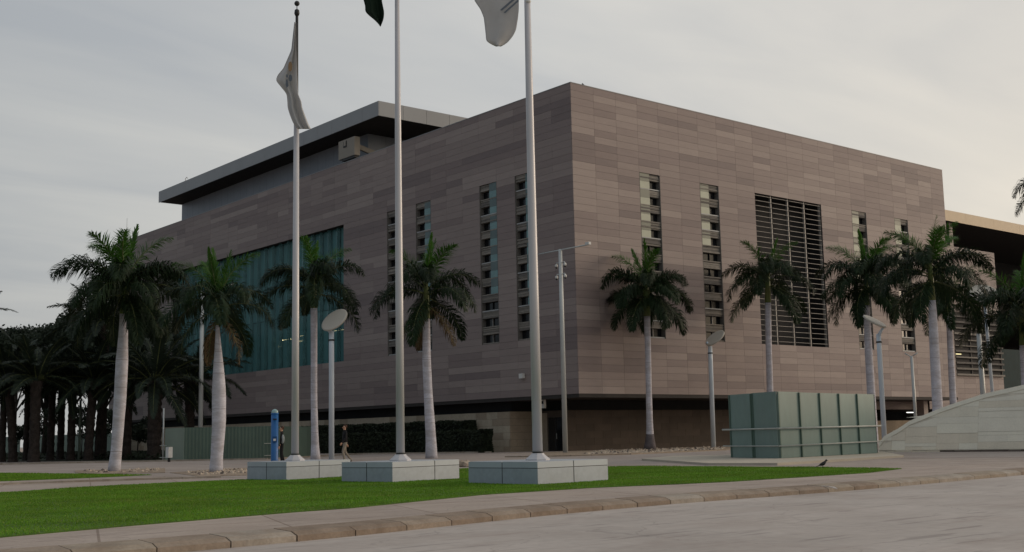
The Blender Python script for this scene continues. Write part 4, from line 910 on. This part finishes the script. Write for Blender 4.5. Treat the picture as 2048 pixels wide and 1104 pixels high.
# emergency pillar
P = gp(549, 922.5); z = zat(P, 818); e = empty('emergency_pillar', P, 'tall blue emergency call pillar with a pale dome beacon on top', 'call pillar')
q = MB(); q.tube([P, P+(0, 0, .05), (P[0], P[1], z-.30)], [.22, .205, .205], M_blue, 16); q.build('column', e)
q = MB(); q.tube([(P[0], P[1], z-.30), (P[0], P[1], z-.22)], .215, M_blue, 16); q.build('collar', e)
q = MB(); q.ball((P[0], P[1], z-.2), .2, M_bluek, 14, 8); q.build('beacon', e)
def on_pillar(zc, h, wd, m, nm, off=.2):
    v = (CAM-P); v[2] = 0; v /= np.linalg.norm(v); s = np.array([-v[1], v[0], 0]); c = P+v*off; q = MB()
    q.obox((c+s*wd/2)[:2], (c-s*wd/2)[:2], zc-h/2, zc+h/2, -.05, m); q.obox((c-s*wd/2)[:2], (c+s*wd/2)[:2], zc-h/2, zc+h/2, .03, m); q.build(nm, e)
on_pillar(z-.58, .07, .22, M_dkmetal, 'vent'); on_pillar(1.35, .34, .25, mat('blue_dark', (.012, .07, .2), .5), 'call_panel'); on_pillar(1.33, .12, .14, M_white, 'call_button', .22)

# ------------------------------------------------------------------ palms
def frond_mesh(name, L, e0, bend, leaf, n, seed, leafm, width=.045, plum=.8, side=1.0, down=.6, bias=1.4):
    rr = random.Random(seed); pts = []; a = e0; p = np.array([0., 0., 0.]); NS = 14; side_w = 0.0
    yaw_ = 0.0; yb = rr.uniform(-.25, .25)
    for i in range(NS+1):
        pts.append(p.copy()); t = i/NS
        a = e0-bend*(t**bias); yaw_ = yb*t
        p = p+np.array([math.cos(a)*math.cos(yaw_), math.cos(a)*math.sin(yaw_), math.sin(a)])*L/NS
    b_ = MB(); b_.tube([pts[i] for i in range(0, NS+1, 2)], [(.034*(1-i/NS)+.006)*(L/3.4) for i in range(0, NS+1, 2)], M_rachis, 4)
    i2 = b_.mi(leafm)
    for k in range(n):
        t = .10+.90*(k+rr.random())/n; fi = t*NS; i = min(int(fi), NS-1); q = pts[i]+(pts[i+1]-pts[i])*(fi-i)
        tan = (pts[i+1]-pts[i]); tan /= np.linalg.norm(tan); lat = np.cross(tan, [0, 0, 1]); lat /= (np.linalg.norm(lat)+1e-9); up = np.cross(lat, tan)
        prof = math.sin(math.pi*min(1, (t*.86+.12)))**.6
        for s in (-1, 1):
            if rr.random() < .04: continue
            ln = leaf*prof*rr.uniform(.75, 1.12); el_ = rr.uniform(-plum, plum)*.9
            d_ = lat*s*math.cos(el_)*side+up*math.sin(el_)+tan*(.45+.6*t+rr.uniform(-.15, .15)); d_ /= np.linalg.norm(d_)
            m1 = q+d_*ln*.5; d2 = d_+np.array([0, 0, -down*rr.uniform(.6, 1.5)]); d2 /= np.linalg.norm(d2); m2 = m1+d2*ln*.5
            wv = np.cross(d_, up if abs(np.dot(d_, up)) < .9 else lat); wv /= (np.linalg.norm(wv)+1e-9); wv = wv*width*.5*rr.uniform(.7, 1.2)
            j = len(b_.v); b_.v += [tuple(q-wv*.5), tuple(q+wv*.5), tuple(m1+wv), tuple(m1-wv), tuple(m2)]
            b_.f += [(j, j+1, j+2, j+3), (j+3, j+2, j+4)]; b_.m += [i2, i2]; b_.smooth += [False, False]
    return b_.mesh(name)
RF = {}
for cls, e0, bend, L, leaf, n, m, kw in [
        ('spear', 84, 12, 2.8, .55, 60, M_frondy, dict(plum=.6, side=.30, down=.05)),
        ('young', 68, 66, 3.2, .85, 120, M_frondy, dict(plum=.9, side=.7, down=.45)),
        ('mid', 46, 118, 3.9, 1.05, 125, M_frond, dict(plum=1.0, down=1.0)),
        ('low', 18, 108, 3.9, 1.05, 125, M_frond, dict(plum=1.0, down=1.3)),
        ('hang', -18, 74, 3.6, 1.0, 115, M_frond, dict(plum=1.0, down=1.5)),
        ('dead', -42, 50, 3.2, .75, 75, M_frondb, dict(plum=1.0, down=1.8))]:
    RF[cls] = [frond_mesh('frond', L*random.uniform(.93, 1.05), R(e0+random.uniform(-5, 5)), R(bend+random.uniform(-10, 10)), leaf, n, 100+i*7+len(cls)*31+int(e0), m, width=(.046 if cls in ('spear', 'young') else .060), **kw) for i in range(3)]
def hang_frond(me, parent, pos, az, sc_, roll=0, name='frond', label=None):
    o = bpy.data.objects.new(name, me); COL.objects.link(o); o.parent = parent
    o.matrix_local = Matrix.Translation(Vector(pos)-parent.location) @ Matrix.Rotation(az, 4, 'Z') @ Matrix.Rotation(roll, 4, 'X') @ Matrix.Scale(sc_, 4)
    if label: o['label'] = label
    return o
def royal_palm(base, depth, tpts, shaft, sc_, seed, label, plan=(('spear', 2), ('young', 3), ('mid', 5), ('low', 5), ('hang', 4)), boot=False, brown=0.0, dirbias=None):
    """tpts: trunk outline as (x, y, width) in photo pixels at the palm's own distance; shaft: (x, y, width) at the crownshaft top"""
    rr = random.Random(seed)
    if base: P0 = gp(*base); depth = depth_of(P0)
    pts = [pd(x, y, depth) for x, y, _ in tpts]; rad = [w_/2*depth/F_PX for _, _, w_ in tpts]
    pts[0] = np.array([pts[0][0], pts[0][1], G]) if base is None else P0
    if base is None: rad[0] *= 1.25
    e = empty('royal_palm', pts[0], label, 'palm tree', 'royal palms')
    # smooth interpolation of the trunk
    T = np.linspace(0, 1, 26); tt = np.linspace(0, 1, len(pts)); zs_ = np.cumsum([0]+[np.linalg.norm(pts[i+1]-pts[i]) for i in range(len(pts)-1)]); tt = zs_/zs_[-1]
    PP = np.array([[np.interp(t, tt, [p[k] for p in pts]) for k in range(3)] for t in T]); RR = np.array([np.interp(t, tt, rad) for t in T])
    for _ in range(2): PP[1:-1] = (PP[:-2]+2*PP[1:-1]+PP[2:])/4; RR[1:-1] = (RR[:-2]+2*RR[1:-1]+RR[2:])/4
    q = MB(); q.tube(list(PP), [r_*(1+rr.uniform(-.015, .015)) for r_ in RR], M_ptrunk, 18)
    if boot: q2 = MB(); q2.tube(list(PP[:4]), [r_*1.02 for r_ in RR[:4]], M_ptrunkd, 18); q2.build('root_boot', e)
    q.build('trunk', e)
    q = MB()
    for k in range(3, 25):
        if rr.random() < .5:
            c = PP[k]+(PP[min(k+1, 25)]-PP[k])*rr.random()*.8; q.tube([c-(0, 0, .012), c+(0, 0, .012)], RR[k]*1.012, M_ring, 18, cap=False)
    tag(q.build('ring_scars', e), kind='stuff')
    top = PP[-1]; S = pd(shaft[0], shaft[1], depth); rs_ = shaft[2]/2*depth/F_PX
    q = MB(); q.tube([top-(0, 0, .02), top+(0, 0, .06), top+(S-top)*.3, top+(S-top)*.7, S, S+(S-top)*.12], [RR[-1]*1.02, RR[-1]*1.06, rs_*1.1, rs_, rs_*.8, rs_*.35], M_shaft, 14); q.build('crown_shaft', e)
    az = rr.uniform(0, 6.28)
    for cls, n in plan:
        for k in range(n):
            az += 2.399+rr.uniform(-.25, .25); me = rr.choice(RF[cls])
            h_ = {'spear': 1.0, 'young': .95, 'mid': .85, 'low': .7, 'hang': .55, 'dead': .4}[cls]
            pos = top+(S-top)*(h_+rr.uniform(-.05, .05))+(math.cos(az)*rs_*.5, math.sin(az)*rs_*.5, 0)
            hang_frond(me, e, pos, az, sc_*rr.uniform(.9, 1.08), rr.uniform(-.25, .25), label='dead brown frond' if cls == 'dead' else None)
    return e
royal_palm((228, 943), 0, [(228, 943, 25), (233, 900, 21), (240, 800, 24), (244, 720, 24), (247, 660, 17), (247, 627, 15)], (250, 560, 11), .86, 1,
           'pale-trunked royal palm at far left on the second lawn, its crown against the sky', (('spear', 1), ('young', 4), ('mid', 9), ('low', 8), ('hang', 8)))
royal_palm((432, 944), 0, [(432, 944, 27), (434, 905, 24), (438, 850, 27), (438, 790, 28), (437, 730, 20), (436, 690, 12), (435, 650, 7)], (436, 600, 6), .72, 2,
           'royal palm with a bottle-swollen trunk and narrow neck, left of the plinths', (('spear', 3), ('young', 3), ('mid', 4), ('low', 5), ('hang', 2), ('dead', 2)))
royal_palm((631, 921), 0, [(632, 921, 21), (630, 890, 15), (628, 800, 13), (628, 700, 13), (628, 616, 14)], (629, 560, 10), .93, 3,
           'royal palm with a green crownshaft before the teal window, between left pole and disc lamp', (('spear', 2), ('young', 3), ('mid', 6), ('low', 5), ('hang', 3)))
royal_palm((863, 917), 0, [(864, 917, 25), (862, 880, 21), (857, 800, 18), (853, 720, 17), (853, 637, 14)], (852, 566, 11), .95, 4,
           'royal palm with brown dead fronds under its crown, right of the middle pole', (('spear', 2), ('young', 3), ('mid', 5), ('low', 5), ('hang', 3), ('dead', 4)))
P5 = plane(1300, 898, 1, -1.3); royal_palm(None, depth_of(P5), [(1300, 898, 21), (1300, 870, 14), (1298, 800, 12), (1296, 700, 12), (1294, 632, 13)], (1291, 566, 14), 1.0, 5,
           'royal palm alone in the gravel bed, dark boot at its foot, before the right face', (('spear', 3), ('young', 2), ('mid', 8), ('low', 9), ('hang', 9)), boot=True)
royal_palm(None, 88, [(1541, 880, 15), (1540, 780, 13), (1537, 680, 12), (1536, 605, 12)], (1535, 545, 10), 1.05, 6,
           'slender royal palm with ragged crown in front of the louvred opening', (('spear', 1), ('young', 2), ('mid', 5), ('low', 5), ('hang', 3)))
royal_palm(None, 78, [(1746, 880, 17), (1742, 780, 16), (1737, 700, 15), (1733, 610, 12)], (1731, 545, 10), 1.0, 7,
           'royal palm rising behind the right end of the green enclosure', (('spear', 2), ('young', 4), ('mid', 7), ('low', 8), ('hang', 8)))
royal_palm(None, 62, [(1878, 870, 21), (1875, 810, 20), (1870, 720, 19), (1866, 640, 17), (1864, 600, 14)], (1860, 530, 11), .93, 8,
           'tallest royal palm behind the ramp wall, its fronds above the building corner', (('spear', 1), ('young', 5), ('mid', 6), ('low', 5), ('hang', 4)))
royal_palm(None, 82, [(1910, 860, 14), (1906, 800, 13), (1901, 700, 12), (1897, 625, 10)], (1896, 590, 9), .95, 9,
           'thinner royal palm just right of the tallest one behind the ramp wall', (('spear', 1), ('young', 2), ('mid', 5), ('low', 6), ('hang', 4)))
royal_palm(None, 66, [(2055, 840, 16), (2050, 760, 15), (2046, 690, 13)], (2043, 610, 11), 1.02, 10,
           'royal palm cut by the right edge of the photograph, dark full crown', (('spear', 2), ('young', 3), ('mid', 6), ('low', 6), ('hang', 6)))
royal_palm(None, 46, [(2160, 900, 24), (2152, 700, 22), (2144, 500, 18), (2140, 430, 16)], (2138, 372, 12), .62, 12,
           'palm outside the right edge of which only a frond tip shows against the sky', (('spear', 1), ('young', 3), ('mid', 6), ('low', 5)))
# date palms
DF = {}
for cls, e0, bend, L, leaf, n, kw in [('up', 74, 46, 4.0, .62, 95, dict(plum=.45, down=.12)), ('mid', 46, 74, 4.6, .68, 105, dict(plum=.45, down=.2)), ('low', 14, 66, 4.6, .68, 105, dict(plum=.45, down=.3)), ('hang', -20, 50, 4.0, .62, 90, dict(plum=.45, down=.4))]:
    DF[cls] = [frond_mesh('frond', L*random.uniform(.92, 1.06), R(e0+random.uniform(-6, 6)), R(bend+random.uniform(-8, 8)), leaf, n, 500+i*7+int(e0), M_date, width=.075, bias=1.25, **kw) for i in range(3)]
def date_palm(px, depth, ytop, rad, sc_, seed, label, plan=(('up', 9), ('mid', 11), ('low', 9), ('hang', 2)), lean=0):
    rr = random.Random(seed); P = pd(px, 900, depth); P[2] = G; zt = zat(P, ytop); e = empty('date_palm', P, label, 'palm tree', 'date palms of the grove')
    q = MB(); n = 24; pts = [(P[0]+lean*(k/n)**1.5*_r[0], P[1]+lean*(k/n)**1.5*_r[1], G+(zt-G)*k/n) for k in range(n+1)]
    q.tube(pts, [rad*(1.3 if k < 1 else 1.12 if k < 3 else (1.0+.09*(k % 2))*(1+.25*max(0, (k-19)/5))) for k in range(n+1)], M_dtrunk, 12, jit=.09, rnd=rr, smooth=False); q.build('trunk', e)
    top = np.array(pts[-1]); az = rr.uniform(0, 6.28)
    for cls, m in plan:
        for k in range(m):
            az += 2.399+rr.uniform(-.3, .3); hang_frond(rr.choice(DF[cls]), e, top+(math.cos(az)*rad*.6, math.sin(az)*rad*.6, rr.uniform(-.15, .25)), az, sc_*rr.uniform(.85, 1.1), rr.uniform(-.3, .3))
    return e
LB = ['leftmost date palm trunk of the dark grove, partly cut by the frame', 'date palm second from the left in the dark grove, leaning slightly', 'slim date palm third from the left in the grove',
      'thick date palm fourth from the left in the grove', 'date palm fifth from the left in the grove, gap on both sides', 'date palm sixth from the left in the grove', 'date palm seventh from the left, just left of the pale green post',
      'date palm just right of the pale green post', 'date palm left of the far left royal palm trunk', 'date palm just right of the far left royal palm, against the building']
for i, (px, dp, yt, rd_) in enumerate([(4, 88, 772, .30), (26, 86, 768, .36), (52, 92, 766, .27), (68, 84, 762, .44), (101, 90, 764, .33), (121, 93, 772, .32), (142, 88, 778, .34), (177, 86, 764, .38), (197, 90, 760, .36), (252, 88, 752, .46)]):
    date_palm(px, dp, yt, rd_*.80, .93 if i < 8 else 1.02, 40+i, LB[i], lean=(-.5 if i == 1 else .25 if i in (7, 8) else 0))
date_palm(308, 84, 762, .47, 1.12, 61, 'broad date palm with a thick scarred trunk left of the green fence', (('up', 9), ('mid', 10), ('low', 9), ('hang', 4)))
date_palm(378, 90, 762, .36, 1.18, 62, 'date palm behind the corrugated green fence, fronds across the stone face', (('up', 7), ('mid', 9), ('low', 9), ('hang', 5)))
date_palm(203, 90, 650, .32, .98, 63, 'taller date palm whose fronds show at left of the far left royal palm crown', (('up', 5), ('mid', 7), ('low', 7), ('hang', 4)))
date_palm(-82, 80, 650, .3, .78, 64, 'date palm beyond the left edge with one frond tip in view')
# broadleaf trees behind the grove
def leaf_cloud(centers, n, size, m, seed, squash=.8):
    rs = np.random.RandomState(seed); C_ = np.array([c[:3] for c in centers]); Rd = np.array([c[3] for c in centers]); idx = rs.randint(0, len(C_), n)
    v = rs.normal(size=(n, 3)); v /= np.linalg.norm(v, axis=1)[:, None]; rad = Rd[idx]*(rs.rand(n)**.38)*(.8+.35*rs.rand(n)); P = C_[idx]+v*rad[:, None]*[1, 1, squash]
    a = rs.normal(size=(n, 3)); a /= np.linalg.norm(a, axis=1)[:, None]; b_ = np.cross(a, rs.normal(size=(n, 3))); b_ /= np.linalg.norm(b_, axis=1)[:, None]; s = size*rs.uniform(.6, 1.4, n)[:, None]
    V = np.stack([P-a*s, P+b_*s*.45, P+a*s, P-b_*s*.45], 1).reshape(-1, 3); return raw_mesh('crown', V, np.arange(n*4).reshape(-1, 4), [m], nper=4)
def leafy_tree(px, depth, ytop, spread, seed, label):
    rr = random.Random(seed); P = pd(px, 900, depth); P[2] = G; H = zat(P, ytop)-G; e = empty('leafy_tree', P, label, 'tree', 'trees behind the palm grove')
    q = MB(); q.tube([P, P+(0.1, .1, H*.3), P+(.2, -.1, H*.6)], [.32, .24, .12], M_bark, 8)
    cs = []
    for k in range(20):
        a = rr.uniform(0, 6.28); r_ = spread*rr.uniform(.1, .95); c = P+(math.cos(a)*r_, math.sin(a)*r_, H*rr.uniform(.60, .88)); cs.append((*c, spread*rr.uniform(.24, .38)))
        if k < 6: q.tube([P+(0, 0, H*.3), c], [.12, .03], M_bark, 5)
    q.build('trunk', e); me = leaf_cloud(cs, 17000, .19, M_leaf, seed); link('crown', me, e)
    return e
for i, (px, dp, yt, sp, lb) in enumerate([(-40, 125, 655, 6, 'broad dark tree behind the grove at the left edge'), (25, 122, 632, 5.5, 'rounded dark tree behind the second palm trunk from the left'), (88, 128, 630, 5.5, 'feathery tree behind the grove, its top against the sky'),
                                       (140, 112, 600, 6.0, 'tree behind the grove just left of the far left royal palm crown'), (205, 112, 612, 6, 'tree behind the far left royal palm crown')]): leafy_tree(px, dp, yt, sp, 70+i, lb)
for i, (px, dp, yt, sp, lb) in enumerate([(33, 118, 838, 1.3, 'small bush in the gap at the left of the grove'), (85, 112, 800, 1.8, 'dark bush between the fourth and fifth grove trunks'), (163, 112, 806, 1.6, 'dark bush behind the pale green post'), (212, 108, 812, 1.5, 'small tree in the gap left of the far left royal palm trunk'), (275, 100, 822, 1.3, 'small leafy shrub before the white base wall')]):
    rr = random.Random(90+i); P = pd(px, 900, dp); P[2] = G; H = zat(P, yt)-G; e = empty('shrub', P, lb, 'shrub'); q = MB(); q.tube([P, P+(.05, 0, H*.6)], [.07, .04], M_bark, 6); q.build('trunk', e)
    link('crown', leaf_cloud([(*(P+(rr.uniform(-.6, .6)*sp, rr.uniform(-.6, .6)*sp, H*rr.uniform(.4, .85))), sp*.42) for _ in range(7)], 1800, .12, M_leaf, 90+i), e)
# low planting on the grove floor
rs = np.random.RandomState(4); n = 16000; gx = rs.uniform(-120, 330, n); gy = rs.uniform(908, 920, n); V = []
pts = np.array([gp(x, y)[:2] for x, y in zip(gx[:4000], gy[:4000])]); pts = np.repeat(pts, 4, 0)+rs.normal(0, .35, (16000, 2))
a = rs.normal(size=(n, 3)); a /= np.linalg.norm(a, axis=1)[:, None]; b_ = np.cross(a, [0, 0, 1.]); b_ /= np.linalg.norm(b_, axis=1)[:, None]
P_ = np.c_[pts, G+rs.uniform(.02, .4, n)]; s = rs.uniform(.08, .2, n)[:, None]; V = np.stack([P_-a*s, P_+b_*s*.5, P_+a*s, P_-b_*s*.5], 1).reshape(-1, 3)
tag(link('ground_cover', raw_mesh('ground_cover', V, np.arange(n*4).reshape(-1, 4), [M_hedge], nper=4)), 'dark low planting on the ground under the palm grove', 'ground cover', kind='stuff')
# hedges
def hedge(x0, x1, y0, y1, z1, label, seed, n=16000):
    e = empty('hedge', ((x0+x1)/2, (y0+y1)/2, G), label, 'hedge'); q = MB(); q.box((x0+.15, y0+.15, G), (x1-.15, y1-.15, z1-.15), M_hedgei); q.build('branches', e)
    rs = np.random.RandomState(seed); f = rs.rand(n); P = np.empty((n, 3)); P[:, 0] = rs.uniform(x0, x1, n); P[:, 1] = rs.uniform(y0, y1, n); P[:, 2] = rs.uniform(G, z1, n)
    k = f < .55; P[k, 0] = x0+rs.rand(k.sum())*.18; k = (f >= .55) & (f < .75); P[k, 1] = y0+rs.rand(k.sum())*.18; k = f >= .75; P[k, 2] = z1-rs.rand(k.sum())*.18
    P[:, 0] += .07*np.sin(P[:, 1]*2.1)+.05*np.sin(P[:, 2]*5); P[:, 2] += .06*np.sin(P[:, 1]*1.7+seed)
    a = rs.normal(size=(n, 3)); a /= np.linalg.norm(a, axis=1)[:, None]; b_ = np.cross(a, rs.normal(size=(n, 3))); b_ /= np.linalg.norm(b_, axis=1)[:, None]; s = rs.uniform(.05, .11, n)[:, None]
    V = np.stack([P-a*s, P+b_*s*.6, P+a*s, P-b_*s*.6], 1).reshape(-1, 3); link('foliage', raw_mesh('foliage', V, np.arange(n*4).reshape(-1, 4), [M_hedge], nper=4), e)
hy = float(plane(963, 880, 0, -2.0)[1]); hy2 = float(plane(935, 860, 0, -0.6)[1])
hedge(-2.0, -.9, hy, hy+23, 1.75, 'long clipped dark hedge at the front along the left base wall', 1, 26000)
hedge(-.8, .35, hy2, hy2+25, 2.5, 'taller dark hedge at the back against the left base wall', 2, 20000)

# ------------------------------------------------------------------ people
def person(P, face, H, pose, label, mats, seed, bulk=1.0):
    e = empty('person', P, label, 'person', rz=0); k = H/1.78; fx = np.array([math.cos(face), math.sin(face), 0]); sx = np.array([-fx[1], fx[0], 0]); up = np.array([0, 0, 1.])
    def pt(f, s, z): return Vector(tuple(fx*f*k+sx*s*k+up*z*k))
    J = {}; V = []; E = []; Rr = []
    def jn(name, f, s, z, r_, par=None):
        J[name] = len(V); V.append(pt(f, s, z)); Rr.append(r_*k)
        if par: E.append((J[par], J[name]))
    jn('pelvis', 0, 0, .97, .135); jn('waist', .01, 0, 1.12, .125, 'pelvis'); jn('chest', .02, 0, 1.32, .155, 'waist'); jn('neck', .0, 0, 1.50, .062, 'chest'); jn('chin', .03, 0, 1.575, .068, 'neck')
    jn('skull', .02, 0, 1.67, .092, 'chin'); jn('crown_', .005, 0, 1.735, .055, 'skull')
    for s, nm in ((1, 'l'), (-1, 'r')):
        jn('sh'+nm, 0, s*.19, 1.42, .068, 'chest'); a = pose['arm'+nm]
        jn('el'+nm, a[0], s*(.25+a[4]), a[1], .050, 'sh'+nm); jn('wr'+nm, a[2], s*(.27+a[4]), a[3], .032, 'el'+nm)
        dx, dz = (a[2]-a[0]), (a[3]-a[1]); L = math.hypot(dx, dz)+1e-6; dx /= L; dz /= L
        jn('pa'+nm, a[2]+dx*.07, s*(.27+a[4]), a[3]+dz*.07, .030, 'wr'+nm)
        for q in range(4):
            o_ = (q-1.5)*.019; ln = (.07, .08, .076, .06)[q]
            jn('f%d%s' % (q, nm), a[2]+dx*.105+o_*dz*-1, s*(.27+a[4]), a[3]+dz*.105+o_*dx, .010, 'pa'+nm); jn('g%d%s' % (q, nm), a[2]+dx*(.10+ln)-o_*dz, s*(.262+a[4]), a[3]+dz*(.10+ln)+o_*dx, .008, 'f%d%s' % (q, nm))
        jn('t0'+nm, a[2]+dx*.05+.035, s*(.255+a[4]), a[3]+dz*.05, .011, 'wr'+nm); jn('t1'+nm, a[2]+dx*.09+.045, s*(.25+a[4]), a[3]+dz*.09, .009, 't0'+nm)
        l = pose['leg'+nm]
        jn('hp'+nm, 0, s*.09, .92, .098, 'pelvis'); jn('kn'+nm, l[0], s*.10, l[1], .066, 'hp'+nm); jn('an'+nm, l[2], s*.10, l[3], .046, 'kn'+nm); jn('he'+nm, l[2]-.03, s*.10, max(.045, l[3]-.05), .042, 'an'+nm); jn('to'+nm, l[2]+.17, s*.11, l[4], .036, 'he'+nm)
    me = bpy.data.meshes.new('body'); me.from_pydata(V, E, []); o = bpy.data.objects.new('body', me); COL.objects.link(o)
    md = o.modifiers.new('skin', 'SKIN'); md.use_smooth_shade = True; o.modifiers.new('ss', 'SUBSURF').levels = 1; o.modifiers['ss'].render_levels = 1
    sl_ = me.skin_vertices[0].data
    for i, r_ in enumerate(Rr): sl_[i].radius = (r_, r_); sl_[i].use_root = (i == 0)
    for i in (J['chest'], J['waist'], J['pelvis']): sl_[i].radius = (Rr[i]*1.12*bulk, Rr[i]*.85*bulk)
    bpy.context.view_layer.update(); dg = bpy.context.evaluated_depsgraph_get(); m2 = bpy.data.meshes.new_from_object(o.evaluated_get(dg)); COL.objects.unlink(o); bpy.data.objects.remove(o)
    m2.materials.clear()
    for m in mats: m2.materials.append(m)      # 0 skin 1 top 2 trousers 3 shoe 4 accent
    for p in m2.polygons:
        c = np.array(p.center)/k; z = c[2]; f = float(np.dot(c, fx)); s = float(np.dot(c, sx)); p.use_smooth = True
        hand = any((c-np.array(V[J['pa'+n_]])/k) @ (c-np.array(V[J['pa'+n_]])/k) < .13**2 and (c-np.array(V[J['wr'+n_]])/k) @ (c-np.array(V[J['wr'+n_]])/k) > .045**2 and abs(s) > .17 for n_ in 'lr')
        p.material_index = 0 if (z > 1.535 or hand) else (3 if z < .09 else (2 if z < .93 and abs(s) < .235 else 1))
    m2.name = 'body'; b_ = link('body', m2, e, world=False)
    # head details
    q = MB()
    def hp(f, s, z): return tuple(fx*f*k+sx*s*k+up*z*k)
    q.ball(hp(-.012, 0, 1.692), .1*k, mats[5], 12, 8, (1, 1, .92)); 
    h = q.build('hair', e, world=False)
    for v in h.data.vertices:
        c = np.array(v.co)/k
        if np.dot(c, fx) > .045 and c[2] < 1.74: v.co = Vector(np.array(v.co)-fx*.05*k)
    q = MB(); q.ball(hp(.122, 0, 1.64), .016*k, mats[0], 8, 6, (1, 1, 1.4)); q.build('nose', e, world=False)
    for s in (-1, 1):
        q = MB(); q.ball(hp(.1, s*.034, 1.672), .012*k, M_black, 8, 6); q.build('eye', e, world=False)
        q = MB(); q.ball(hp(.01, s*.095, 1.65), .022*k, mats[0], 8, 6, (1, 1, 1.4)); q.build('ear', e, world=False)
    q = MB(); q.ball(hp(.103, 0, 1.60), .018*k, mat('lips', (.35, .14, .11), .6), 8, 6, (1, 1, .35)); q.build('mouth', e, world=False)
    return e
P = pd(690, 900, 58.0); P[2] = G; fl = math.atan2(-R3[1], -R3[0])
person(P, fl+.45, 1.86, dict(arml=(.06, 1.16, .22, .96, .03), armr=(-.12, 1.16, -.20, .90, .05), legl=(.14, .52, .04, .10, .045), legr=(-.04, .50, -.33, .13, .05)),
       'man in black top and khaki trousers walking left beside the disc lamp', [M_skin, M_black, M_khaki, M_shoe, M_black, M_hair], 1, 1.28)
P = pd(563.5, 900, 57.0); P[2] = G
pp = person(P, fl+.2, 1.84, dict(arml=(.02, 1.14, .10, .88, .0), armr=(-.06, 1.14, -.02, .87, .02), legl=(.03, .50, .0, .09, .04), legr=(.0, .50, -.12, .09, .04)),
       'person in black with a light grey bag, standing right behind the blue pillar', [M_skin, M_black, M_black, M_shoe, M_black, M_hair], 2)
q = MB(); q.ball(tuple(P+np.array([0, 0, 1.22])-F3*.20+R3*.08), .15, M_greyc, 12, 8, (.6, .6, 1.5))
q.tube([tuple(P+np.array([0, 0, 1.4])-F3*.16+R3*.06), tuple(P+np.array([0, 0, 1.55])-F3*.08+R3*.04), tuple(P+np.array([0, 0, 1.5])+F3*.05)], .018, M_black, 6)
tag(q.build('shoulder_bag'), 'light grey shoulder bag carried by the person behind the blue pillar', 'bag')

# ------------------------------------------------------------------ small things
def bird(P, face, s, label):
    e = empty('bird', P, label, 'bird', rz=face); q = MB()
    q.tube([(-.16*s, 0, .09*s), (-.06*s, 0, .12*s), (.02*s, 0, .15*s), (.08*s, 0, .19*s), (.12*s, 0, .23*s)], [.008*s, .045*s, .06*s, .045*s, .03*s], M_bird, 10); q.ball((.135*s, 0, .25*s), .036*s, M_bird, 10, 7)
    q.build('body', e, world=False)
    q = MB(); q.tube([(.16*s, 0, .25*s), (.215*s, 0, .235*s)], [.012*s, .002], M_dkmetal, 6); q.build('beak', e, world=False)
    q = MB(); q.add([(-.14*s, -.02*s, .1*s), (-.14*s, .02*s, .1*s), (-.29*s, .03*s, .045*s), (-.29*s, -.03*s, .045*s), (-.14*s, -.02*s, .085*s), (-.14*s, .02*s, .085*s), (-.29*s, .03*s, .038*s), (-.29*s, -.03*s, .038*s)],
          [(0, 1, 2, 3), (7, 6, 5, 4), (0, 3, 7, 4), (1, 5, 6, 2), (3, 2, 6, 7)], M_bird); q.build('tail', e, world=False)
    for y in (-.02, .02):
        q = MB(); q.tube([(0, y*s, .11*s), (0, y*s, 0.0)], .006*s, M_dkmetal, 5); q.tube([(-.02*s, y*s, .004), (.04*s, y*s, .004)], .006*s, M_dkmetal, 5); q.build('leg', e, world=False)
P = gp(1646, 936.5, G+.01); bird(P, math.atan2(R3[1], R3[0])+.3, .9, 'black bird standing at the tip of the lawn before the slab')
P = plane(1166, 171, 1, .3); bird((P[0], .3, ZT+.05), 1.2, 1.0, 'small bird perched on the parapet near the building corner')
P = gp(1655, 975, .12); d_ = random.Random(2); q = MB(); r0_ = R3*.16; 
q.add([P+(-.06, .10, .035), P+(.06, .14, .03), P+(.10, -.10, .012), P+(.02, -.22, -.02), P+(-.06, -.06, .03), P+(-.06, .10, .025), P+(.06, .14, .02), P+(.10, -.10, .0), P+(.02, -.22, -.03), P+(-.06, -.06, .02)],
      [(4, 3, 2, 1, 0), (5, 6, 7, 8, 9)]+[(i, (i+1) % 5, (i+1) % 5+5, i+5) for i in range(5)], M_paper)
tag(q.build('paper_scrap'), 'crumpled pale scrap of paper lying on the kerb at right', 'litter')
P = gp(927, 934); q = MB(); rr = random.Random(8)
for k in range(2):
    c = P+(rr.uniform(-.05, .05)+k*.1, rr.uniform(-.1, .1)-k*.15, .12); q.ball(c, .17, M_rock, 9, 6, (1.1, .9, .8))
for i, v in enumerate(q.v): q.v[i] = tuple(np.array(v)+np.array([rr.uniform(-.018, .018) for _ in range(3)]))
q.smooth = [False]*len(q.smooth); tag(q.build('rock'), 'cream rock lying between the middle and right plinths', 'rock')
